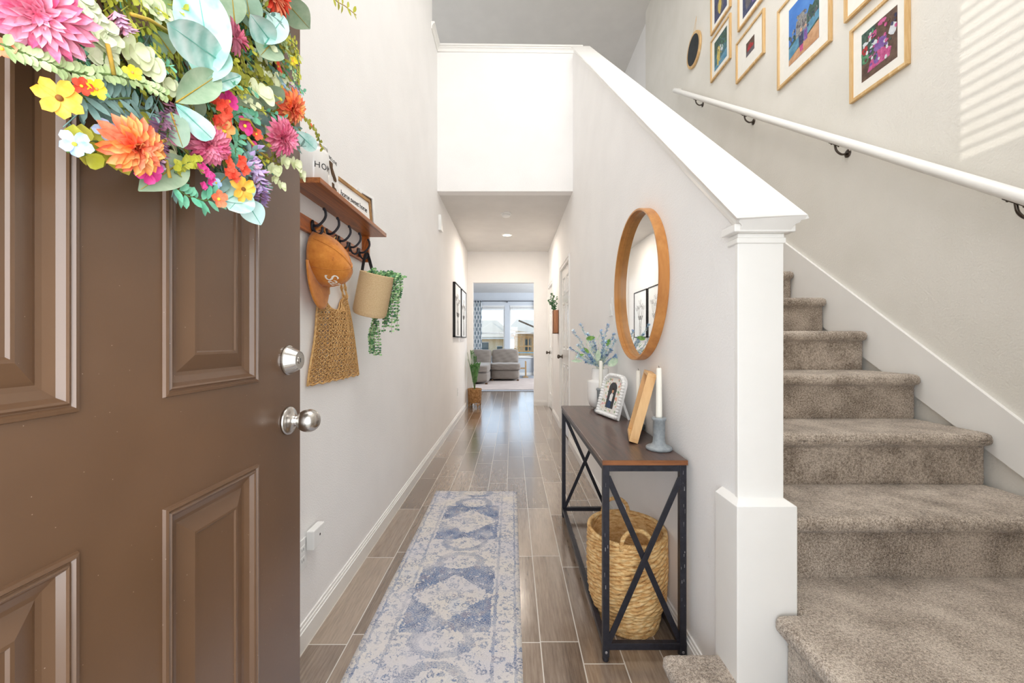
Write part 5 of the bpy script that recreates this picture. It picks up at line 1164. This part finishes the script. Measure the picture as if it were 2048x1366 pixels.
# oval chalkboard plaque on twine
pq = empty('chalkboard_plaque', (XS, 4.02, 3.83), 'small oval chalkboard plaque with a wood rim hanging on twine', 'plaque')
c0 = onx(1388, 100, XS - 0.01); 
def ov(ry, rz, x, n=40): return [(c0.y + ry * cos(2 * pi * i / n), c0.z + rz * sin(2 * pi * i / n)) for i in range(n)]
MB().prism(ov(0.150, 0.165, 0), 'x', XS - 0.020, XS - 0.001).build('plaque_rim', 'oak_frame', pq, bevel=0.002)
MB().prism(ov(0.124, 0.139, 0), 'x', XS - 0.0215, XS - 0.019).build('chalk_surface', 'chalkboard', pq)
tq = onx(1393, 34, XS - 0.004); MB().tube([(XS - 0.010, c0.y - 0.03, c0.z + 0.160), (XS - 0.004, tq.y, c0.z + 0.30), (XS - 0.010, c0.y + 0.03, c0.z + 0.160)], 0.0018, 5).build('twine', 'jute', pq)

# ================================================================ HALLWAY THINGS
# detector, recessed light, chime box, plates
sd_ = empty('smoke_detector', (-0.052, 5.16, ZH), 'white round smoke detector on the hallway ceiling', 'smoke detector')
q = ony(1012, 427, 1); ysd = (ZH - H) * F / (CY - 427); xsd = (1012 - CX) * ysd / F
MB().lathe([(0, 0), (0.066, 0), (0.066, -0.012), (0.060, -0.016), (0, -0.016)][::-1], 40, Matrix.Translation((xsd, ysd, ZH))).build('detector_base', 'white_plastic', sd_, smooth=True).modifiers.new('e', 'EDGE_SPLIT')
MB().lathe([(0, -0.016), (0.052, -0.016), (0.055, -0.022), (0.045, -0.040), (0.02, -0.044), (0, -0.044)][::-1], 40, Matrix.Translation((xsd, ysd, ZH))).build('detector_cover', 'white_plastic', sd_, smooth=True)
yl = (ZH - H) * F / (CY - 470); xl = (1014 - CX) * yl / F
rl = empty('recessed_light', (xl, yl, ZH), 'lit recessed downlight in the hallway ceiling', 'light')
MB().lathe([(0.060, -0.006), (0.082, -0.004), (0.084, 0.0), (0.060, 0.0)], 40, Matrix.Translation((xl, yl, ZH)), caps=False).build('trim_ring', 'white_plastic', rl, smooth=True)
mat('lamp_glow', 'fff3dd', 0.5, emit=('ffe7c4', 9.0))
MB().lathe([(0, -0.004), (0.062, -0.004), (0.060, -0.001), (0, -0.001)], 32, Matrix.Translation((xl, yl, ZH))).build('lens', 'lamp_glow', rl)
L_h = lamp('hall_downlight', 'AREA', 14, (xl, yl, ZH - 0.02), (0, 0, 0), (0.12, 0.12), (1.0, 0.87, 0.74))
cb = empty('door_chime', (XL, 4.38, 2.37), 'small white sensor box high on the left wall', 'sensor')
p = onx(884, 422, XL + 0.03); q = onx(876, 453, XL)
ycb0 = F * 0.75 / (CX - 874); 
MB().box(XL, XL + 0.032, 4.34, 4.44, 2.31, 2.475).build('sensor_case', 'white_plastic', cb, bevel=0.004, seg=3)
def plate_on_wall(name, X, sgn, y, z, label, cat, kids, group=None):
    e = empty(name, (X, y, z), label, cat, group); a, b = sorted((X, X + sgn * 0.006)); MB().box(a, b, y - 0.036, y + 0.036, z - 0.058, z + 0.058).build('cover_plate', 'white_plastic', e, bevel=0.002)
    kids(e, X, sgn, y, z); return e
def slots(e, X, sgn, y, z):
    for dz in (0.02, -0.02):
        a, b = sorted((X + sgn * 0.005, X + sgn * 0.0075)); o = MB().box(a, b, y - 0.016, y + 0.016, z + dz - 0.014, z + dz + 0.014).build('receptacle', 'white_plastic', e, bevel=0.001)
        a, b = sorted((X + sgn * 0.007, X + sgn * 0.0079)); MB().box(a, b, y - 0.007, y - 0.005, z + dz - 0.004, z + dz + 0.006).box(a, b, y + 0.005, y + 0.007, z + dz - 0.004, z + dz + 0.006).build('slot', 'ink', o)
def tog(e, X, sgn, y, z):
    a, b = sorted((X + sgn * 0.005, X + sgn * 0.009)); MB().box(a, b, y - 0.010, y + 0.010, z - 0.022, z + 0.022).build('rocker', 'white_plastic', e, bevel=0.001)
q = onx(1222.5, 614, XR); plate_on_wall('light_switch', XR, -1, q.y, q.z, 'white light switch on the wall just beyond the round mirror', 'switch', tog)
q = onx(915, 783, XL); plate_on_wall('wall_outlet', XL, 1, q.y, q.z, 'white wall outlet low on the left wall near the potted palm', 'outlet', slots, 'outlets on the left wall')
q = onx(607, 1092, XL); plate_on_wall('wall_outlet', XL, 1, q.y - 0.02, 0.345, 'white wall outlet behind the plug-in device next to the front door', 'outlet', slots, 'outlets on the left wall')
pd = empty('plug_in_device', (XL + 0.008, 1.58, 0.36), 'white square plug-in device in the outlet next to the front door', 'device')
MB().box(XL + 0.009, XL + 0.038, 1.535, 1.625, 0.352, 0.425).build('device_case', 'white_plastic', pd, bevel=0.004, seg=3)
MB().ball((XL + 0.038, 1.585, 0.392), (0.0015, 0.004, 0.005), 8).build('sensor_dot', 'ink', pd)

# interior doors on the right
def panel_door(idx, y0, y1, knob_far):
    X = XR + 0.012; e = empty('door_%d' % idx, (XR, y0, 0), '', ''); del e['label']; del e['category']; e['kind'] = 'structure'
    W = y1 - y0; st_ = 0.105; pw_ = (W - 3 * st_) / 2; cols = [(y0 + st_, y0 + st_ + pw_), (y1 - st_ - pw_, y1 - st_)]; rows = [(0.24, 0.86), (1.02, 1.60), (1.70, 1.92)]
    ys = [y0 + 0.003] + [v for c in cols for v in c] + [y1 - 0.003]; zs = [0.012] + [v for r_ in rows for v in r_] + [DZ - 0.004]; m = MB()
    for i in range(5):
        for j in range(7):
            if i % 2 and j % 2: continue
            m.add([(X, ys[i], zs[j]), (X, ys[i + 1], zs[j]), (X, ys[i + 1], zs[j + 1]), (X, ys[i], zs[j + 1])], [(0, 3, 2, 1)])
    for (a, b) in cols:
        for (c, d) in rows:
            vs = []
            for o, h in PR: vs += [(X - h * 0.8, a + o * .8, c + o * .8), (X - h * 0.8, b - o * .8, c + o * .8), (X - h * 0.8, b - o * .8, d - o * .8), (X - h * 0.8, a + o * .8, d - o * .8)]
            fs = [(4 * i + 4 + k, 4 * i + 4 + (k + 1) % 4, 4 * i + (k + 1) % 4, 4 * i + k) for i in range(len(PR) - 1) for k in range(4)]; q = 4 * (len(PR) - 1); fs.append((q + 3, q + 2, q + 1, q)); m.add(vs, fs)
    m.box(X + 0.012, X + 0.035, y0 + 0.003, y1 - 0.003, 0.012, DZ - 0.004)
    m.build('door_leaf', 'door_white', e)
    ky = y1 - 0.065 if knob_far else y0 + 0.065; Mk = Matrix.Translation((X, ky, 0.935)) @ Matrix.Rotation(R(-90), 4, 'Y')
    MB().lathe([(0, 0), (0.030, 0), (0.030, 0.004), (0.014, 0.012), (0.010, 0.030), (0.018, 0.036), (0.026, 0.046), (0.027, 0.056), (0.020, 0.066), (0, 0.069)], 28, Mk, caps=False).build('door_handle', 'dark_nickel', e, smooth=True)
    m = MB(); c = 0.057
    for (a, b, z0, z1) in ((y0 - c, y0, 0, DZ + c), (y1, y1 + c, 0, DZ + c), (y0, y1, DZ, DZ + c)):
        m.box(XR - 0.012, XR, a, b, z0, z1); m.box(XR - 0.017, XR - 0.0115, a + (0.001 if b <= y0 else c * .6 if a >= y1 else 0), b - (c * .6 if b <= y0 else 0.001 if a >= y1 else 0), z0 + 0.0005 if z0 == 0 else z0 + c * .6, z1 - 0.001)
    m.box(XR + 0.001, XR + KT, y0 + 0.0002, y0 + 0.003, 0, DZ).box(XR + 0.001, XR + KT, y1 - 0.003, y1 - 0.0002, 0, DZ).box(XR + 0.001, XR + KT, y0, y1, DZ - 0.003, DZ - 0.0002)
    m.build('door_casing', 'trim_paint', e)
panel_door(2, D1[0], D1[1], True); panel_door(3, D2[0], D2[1], True)

# wall planter between the doors
q = onx(1117, 621, XR); pl = empty('wall_planter', (XR, 5.62, 1.25), 'tall narrow copper-wood wall planter between the two white doors', 'planter')
m = MB(); y0, y1 = 5.57, 5.69; z0, z1 = 1.235, 1.555; x0 = XR - 0.075
m.box(x0, x0 + 0.008, y0, y1, z0, z1).box(XR - 0.008, XR - 0.001, y0, y1, z0, z1).box(x0, XR - 0.001, y0, y0 + 0.008, z0, z1).box(x0, XR - 0.001, y1 - 0.008, y1, z0, z1).box(x0, XR - 0.001, y0, y1, z0, z0 + 0.01)
m.build('planter_box', 'copper_wood', pl, bevel=0.001)
pp = empty('wall_plant', (XR - 0.04, 5.63, 1.54), 'dark green leafy sprig standing in the copper-wood wall planter', 'plant')
random.seed(8); m = MB()
for k in range(9):
    b = Vector((XR - 0.04, 5.63, 1.50)); tip = b + Vector((random.uniform(-.11, .03), random.uniform(-.07, .07), random.uniform(.18, .32))); P_ = [b, b.lerp(tip, .5) + Vector((-.01, 0, .02)), tip]; m.cur = 0; m.tube(P_, 0.0015, 4)
    for i in range(15):
        c = b.lerp(tip, .2 + .8 * i / 15); an = random.uniform(0, 6.28); m.cur = 1; m.petal(c, (cos(an), sin(an), .4), (random.uniform(-.3, .3), -1, .3), .026, .017, .2, 0, .5, 2, 3)
m.build('foliage', ['stem_brown', 'leaf_deep'], pp, smooth=True)

# two line-drawing canvases on the left wall
mat('canvas_white', 'eef1f3', 0.7, col2='e6eaed', scale=20)
def canvas(y0, y1, seed, label):
    e = empty('wall_art', (XL, (y0 + y1) / 2, 1.18), label, 'picture', 'pair of black-framed botanical drawings'); z0, z1 = 1.185, 1.915; X0 = XL + 0.034; m = MB()
    for a, b, c, d in ((y0, y1, z0, z0 + .014), (y0, y1, z1 - .014, z1), (y0, y0 + .014, z0, z1), (y1 - .014, y1, z0, z1)): m.box(XL, X0, a, b, c, d)
    m.build('frame', 'ink', e); MB().box(XL + 0.004, X0 - 0.008, y0 + .014, y1 - .014, z0 + .014, z1 - .014).build('canvas', 'canvas_white', e)
    rd = random.Random(seed); m = MB(); xx = X0 - 0.0078
    for s_ in range(7):
        yb = (y0 + y1) / 2 + rd.uniform(-.05, .05); yt = y0 + .08 + (y1 - y0 - .16) * (s_ + .5) / 7; zt_ = rd.uniform(z0 + .45, z1 - .1); P_ = smoothpts([(xx, yb, z0 + .03), (xx, yb + (yt - yb) * .2, z0 + .25), (xx, yt, zt_)], 8); m.tube(P_, .0013, 4)
        for k in range(9, len(P_), 5):
            for sg in (-1, 1):
                c = P_[k]; L2 = .05; 
                m.tube(smoothpts([c, c + Vector((0, sg * .02, .03)), c + Vector((0, sg * .05, .045)), c + Vector((0, sg * .06, .06))], 4), .001, 4)
                m.tube(smoothpts([c, c + Vector((0, sg * .035, .005)), c + Vector((0, sg * .06, .03)), c + Vector((0, sg * .06, .06))], 4), .001, 4)
    m.build('line_drawing', 'ink', e)
canvas(5.40, 6.03, 3, 'black-framed white line-drawing art on the left wall, the nearer of the pair')
canvas(6.10, 6.72, 4, 'black-framed white line-drawing art on the left wall, the one closer to the palm')

# palm in its wicker basket
po = empty('wicker_planter', (-0.640, 7.02, 0), 'round wicker planter on short legs at the end of the left wall', 'planter')
g = NG('wicker', 0.8); wv = g.math('MULTIPLY', g.math('SINE', g.math('MULTIPLY', g.z, 420.0)), g.math('SINE', g.math('MULTIPLY', g.math('ARCTAN2', g.y, g.x), 40.0)))
g.color(g.ramp(g.math('ADD', g.math('MULTIPLY', wv, .25), g.noise(g.obj, 40, 2)), [(0.3, '8a5d32'), (0.55, 'bd8c56'), (0.8, 'd7ac76')])); g.bump(wv, 0.7, 0.006)
Mp = Matrix.Translation((-0.640, 7.02, 0))
MB().lathe([(0.0, 0.085), (0.105, 0.085), (0.113, 0.10), (0.120, 0.30), (0.124, 0.31), (0.118, 0.318), (0.110, 0.30), (0.10, 0.27), (0.0, 0.27)], 40, Mp, caps=False).build('planter_basket', 'wicker', po, smooth=True)
for k in range(4):
    a = R(35 + 90 * k); c = Vector((-0.640 + .100 * cos(a), 7.02 + .100 * sin(a), 0)); MB().tube(smoothpts([c + Vector((.01 * cos(a), .01 * sin(a), 0.001)), c + Vector((.012 * cos(a), .012 * sin(a), .05)), c + Vector((0, 0, .11)), c + Vector((.012 * cos(a), .012 * sin(a), .20))], 4), .009, 8).build('leg', 'wicker', po, smooth=True)
m = MB()
for k in range(4):
    a0_, a1_ = R(35 + 90 * k), R(125 + 90 * k); m.tube([(-0.640 + .108 * cos(a0_ + (a1_ - a0_) * t / 8), 7.02 + .108 * sin(a0_ + (a1_ - a0_) * t / 8), .02 + .065 * sin(pi * t / 8)) for t in range(9)], .006, 6)
m.build('leg_arch', 'wicker', po, smooth=True)
pa = empty('potted_palm', (-0.640, 7.02, 0.27), 'green feathery palm growing in the wicker planter', 'plant')
flat('palm_green', '2d5f33', '6ea05a', 25); random.seed(31)
for k in range(15):
    a = random.uniform(0, 6.28); sp2 = random.uniform(.02, .20); hgt = random.uniform(.42, .70); b = Vector((-0.640, 7.02, .27))
    tip = b + Vector((sp2 * cos(a) - 0.01, sp2 * sin(a) * .8 - .02, hgt)); tip.x = max(tip.x, XL + 0.02); tip.y = min(tip.y, YE - 0.02)
    P_ = smoothpts([b, b.lerp(tip, .4) + Vector((0, 0, .04)), b.lerp(tip, .8) + Vector((0, 0, .03)), tip], 6); m = MB(); m.cur = 0; m.tube(P_, [0.004 - 0.003 * i / len(P_) for i in range(len(P_))], 5); m.cur = 1
    for i in range(4, len(P_) - 1):
        d = (P_[i + 1] - P_[i]).normalized()
        for j in range(2):
            c = P_[i].lerp(P_[i + 1], j / 2)
            for sg in (-1, 1):
                s2 = d.cross(Vector((cos(a), sin(a), 0.1))).normalized() * sg; L2 = .075 * (1 - abs(i / len(P_) - .5)) ; v = (s2 + d * 1.1).normalized(); e2 = c + v * L2
                if e2.x < XL + 0.01 or e2.y > YE - 0.01: continue
                m.petal(c, v, Vector((cos(a), sin(a), 0.3)), L2, .0055, .3, -.2, .8, 2, 3, .4)
    m.build('frond', ['stem_green', 'palm_green'], pa, smooth=True)

# ================================================================ LIVING ROOM
sf = empty('sectional_sofa', (-0.6, 11.8, 0), 'grey-brown fabric sectional sofa in the living room under the windows', 'sofa')
def cush(name, x0, x1, y0, y1, z0, z1, puff=0.03, lean=0.0, n=14, sd=0):
    m = MB(); rd = random.Random(sd); ph = [rd.uniform(0, 6) for _ in range(4)]; cx_, cy_, cz_ = (x0 + x1) / 2, (y0 + y1) / 2, (z0 + z1) / 2; hx, hy, hz = (x1 - x0) / 2, (y1 - y0) / 2, (z1 - z0) / 2
    me_vs = []; fs = []
    def face(fn):
        def f(u, v):
            p = Vector(fn(u * 2 - 1, v * 2 - 1)); k = 0.30   # superellipsoid rounding
            q = Vector([math.copysign(abs(c) ** 1, c) for c in p]); e = 8; l = (abs(q.x) ** e + abs(q.y) ** e + abs(q.z) ** e) ** (1 / e); q = q / l
            w_ = 1 + puff * (cos(q.x * 1.5) * cos(q.z * 1.5)); wr_ = 0.006 * sin(9 * q.x + 5 * q.z + ph[0]) + 0.005 * sin(13 * q.z - 7 * q.x + ph[1])
            return Vector((cx_ + q.x * hx, cy_ + q.y * hy * w_ + wr_ + lean * q.z, cz_ + q.z * hz + 0.5 * wr_ + (puff * .8 * cos(q.x * 1.5) * hz if hz > .05 else 0) * (1 if q.z > 0 else 0)))
        m.sheet(f, n, n)
    face(lambda a, b: (a, -1, b)); face(lambda a, b: (-a, 1, b)); face(lambda a, b: (1, a, b)); face(lambda a, b: (-1, -a, b)); face(lambda a, b: (a, b, 1)); face(lambda a, b: (a, -b, -1))
    return m.build(name, 'sofa_fabric', sf, smooth=True)
cush('sofa_base', -0.60, 0.215, 11.42, 12.35, 0.05, 0.33, .0, 0, 10); cush('seat_cushion', -0.605, 0.24, 11.38, 12.1, 0.31, 0.50, .02, 0, 14, 1); cush('back_cushion', -0.59, 0.19, 12.0, 12.36, 0.46, 0.87, .12, .05, 16, 2)
cush('chaise_base', -1.70, -0.60, 10.48, 12.35, 0.05, 0.33, .0, 0, 10); cush('seat_cushion', -1.68, -0.595, 10.45, 12.05, 0.31, 0.51, .02, 0, 14, 3); cush('back_cushion', -1.45, -0.61, 11.9, 12.36, 0.46, 0.86, .12, .05, 16, 4)
for x, y in ((-0.55, 11.47), (0.16, 11.47), (-0.66, 10.55), (-1.6, 10.55)): MB().box(x - .03, x + .03, y - .03, y + .03, 0.0145, .052).build('foot', 'twig_brown', sf)
lr = MB().box(-1.4, 1.6, 9.45, 12.2, 0.004, 0.014).build('living_room_rug', 'living_rug_weave', None, origin=(0, 10.8, 0)); tag(lr, 'pale pinkish-grey rug under the front of the sofa', 'rug')
# curtains and rod
g = NG('curtain_print', 0.9); a_ = g.math('SINE', g.math('MULTIPLY', g.x, 62.0)); b_ = g.math('SINE', g.math('MULTIPLY', g.z, 24.0)); k = g.math('ADD', g.math('MULTIPLY', a_, b_), g.math('MULTIPLY', g.noise(g.obj, 25, 3), 1.2))
g.color(g.ramp(k, [(0.85, 'e9ecee'), (1.1, 'b2bec6'), (1.35, '93a3ad')]))
cr_ = empty('curtain_rod', (-0.2, YW - 0.09, 2.42), 'thin black curtain rod above the living room windows', 'curtain rod')
MB().tube([(-1.30, YW - 0.09, 2.42), (1.35, YW - 0.09, 2.42)], 0.012, 10).build('rod', 'black_metal', cr_, smooth=True)
m = MB().ball((-1.32, YW - .09, 2.42), .028, 12).ball((1.37, YW - .09, 2.42), .028, 12); m.build('finial', 'black_metal', cr_, smooth=True)
for x in (-1.25, -0.155, 1.25): MB().box(x - .008, x + .008, YW - .095, YW, 2.375, 2.42).build('rod_bracket', 'black_metal', cr_)
for x0, x1, lab in ((-1.26, -0.98, 'patterned blue-grey curtain panel left of the living room windows'), (0.76, 1.12, 'patterned blue-grey curtain panel right of the living room windows')):
    m = MB().sheet(lambda u, v: Vector((x0 + (x1 - x0) * (u - (0.18 * (1 - v) * (1 if x0 > 0 else 0) * (1 - u))), YW - .09 + .035 * sin(u * 5 * 2 * pi), .03 + 2.40 * v)), 60, 10)
    c = m.build('window_curtain', 'curtain_print', None, smooth=True, origin=((x0 + x1) / 2, YW - .09, 0)); tag(c, lab, 'curtain', 'curtains at the living room windows'); c.modifiers.new('s', 'SOLIDIFY').thickness = .003
# small wooden c-table
ct = empty('side_table', (0.38, 12.7, 0), 'small light-wood side table at the right end of the sofa', 'table')
MB().box(.24, .44, 12.5, 12.9, .27, .295).build('shelf', 'side_table_wood', ct)
for y in (12.52, 12.87): MB().box(.405, .44, y - .018, y + .018, .004, .50).build('post', 'side_table_wood', ct)
MB().box(.34, .50, 12.5, 12.9, .004, .022).build('table_base', 'side_table_wood', ct)

# small dark shelf unit in the room on the left, seen only in the mirror
# ================================================================ OUTSIDE THE BACK WINDOWS
mat('stucco', 'e6d3b4', 0.9, col2='dcc7a4', scale=8, bump=.2); mat('roof_shingle', 'f0d8c0', 0.9, col2='e2c6a8', scale=60, stretch=(1, 1, 6), bump=.3); mat('fence_wood', 'c6a57f', 0.85, col2='b08d66', scale=10, stretch=(6, 1, .5)); mat('dirt', 'c9b699', 0.95, col2='b5a184', scale=3); mat('dark_window', '5b6a6e', 0.2, col2='4a585c', scale=4); mat('house_wrap', 'dfc6a0', .9, col2='cdae80', scale=9); mat('blue_tarp', '4fa6bd', 0.6, col2='3c93ad', scale=5)
struct('floor_yard', MB().box(-60, 60, 13.6, 120, -1.3, -1.2), 'dirt')
fe = empty('yard_fence', (0, 26, -1.2), 'tan wooden privacy fence across the yard behind the windows', 'fence')
MB().box(-14, 14, 26.0, 26.04, -1.2, 0.35).build('fence_boards', 'fence_wood', fe); 
for x in range(-14, 15, 2): MB().box(x - .05, x + .05, 25.92, 26.0, -1.2, 0.42).build('fence_post', 'fence_wood', fe)
MB().box(-14, 14, 25.95, 26.0, .22, .32).build('fence_rail', 'fence_wood', fe)
h1 = empty('neighbour_house', (-3.0, 40, -1.2), 'cream single-storey house with a pale hipped roof seen through the left window', 'house')
MB().box(-9, -0.2, 40, 50, -1.2, 1.50).build('house_wall', 'stucco', h1)
m = MB(); m.add([(-9.6, 39.2, 1.45), (0.5, 39.2, 1.45), (0.5, 51, 1.45), (-9.6, 51, 1.45), (-5.0, 44, 3.3), (-1.6, 44.0, 3.3)], [(0, 1, 5, 4), (1, 2, 5), (2, 3, 4, 5), (3, 0, 4), (0, 3, 2, 1)]); 
m.add([(-4.2, 39.0, 1.47), (-0.2, 39.0, 1.47), (-2.0, 41.6, 2.95), (-2.2, 44.0, 3.1)], [(0, 1, 2), (1, 3, 2), (0, 2, 3)]); m.build('house_roof', 'roof_shingle', h1)
MB().box(-9.6, 0.5, 39.15, 39.3, 1.28, 1.46).build('eave_board', 'trim_paint', h1)
for a, b, c, d in ((-3.05, -2.3, .1, .95), (-1.45, -0.95, .1, .55), (-6, -5.2, .1, .95)):
    w_ = MB().box(a, b, 39.93, 40.0, c, d).build('house_window', 'dark_window', h1); MB().box(a - .06, b + .06, 39.95, 40.0, d, d + .06).box(a - .06, b + .06, 39.95, 40.0, c - .06, c).build('window_trim', 'trim_paint', w_)
h2 = empty('unfinished_house', (3.0, 46, -1.2), 'house under construction with open lumber framing seen through the right window', 'house')
m = MB()
for x in [0.2 + .42 * i for i in range(14)]: m.box(x, x + .09, 38.0, 38.09, -1.2, 1.5)
for z in (-1.2, .1, .55, 1.42, ): m.box(0.2, 5.9, 37.97, 38.06, z, z + .09)
m.build('wall_framing', 'framing_lumber', h2)
MB().box(.3, 6, 38.6, 38.7, -1.2, 2.0).build('sheathing', 'house_wrap', h2)
m = MB()
for a, b in ((1.25, 1.7), (2.1, 2.55), (2.9, 3.4)):
    for z0, z1 in ((.12, .62), (.72, 1.25)): m.box(a, b, 38.5, 38.62, z0, z1)
m.build('window_opening', 'dark_window', h2)
m = MB(); m.add([(-0.4, 37.4, 2.2), (7, 37.4, 1.0), (7, 46, 1.6), (0.5, 44, 3.4), (3.5, 43, 3.2), (7, 43, 3.0)], [(0, 1, 5, 4), (0, 4, 3), (1, 2, 5), (3, 4, 5, 2)])
m.build('roof_deck', 'roof_shingle', h2).modifiers.new('s', 'SOLIDIFY').thickness = .12
m = MB().bar((0.6, 37.2, 2.95), (3.9, 37.0, 1.55), .08, .15); m.build('rafter', 'stem_brown', h2)
tp = MB().box(0.3, 3.6, 30, 31, -1.2, 0.25).build('covered_pile', 'blue_tarp', None, origin=(2, 30.5, -1.2)); tag(tp, 'blue tarp-covered pile behind the fence in the right window', 'tarp')
for v in list(bpy.data.objects):
    if v.get('label') == '' : del v['label']
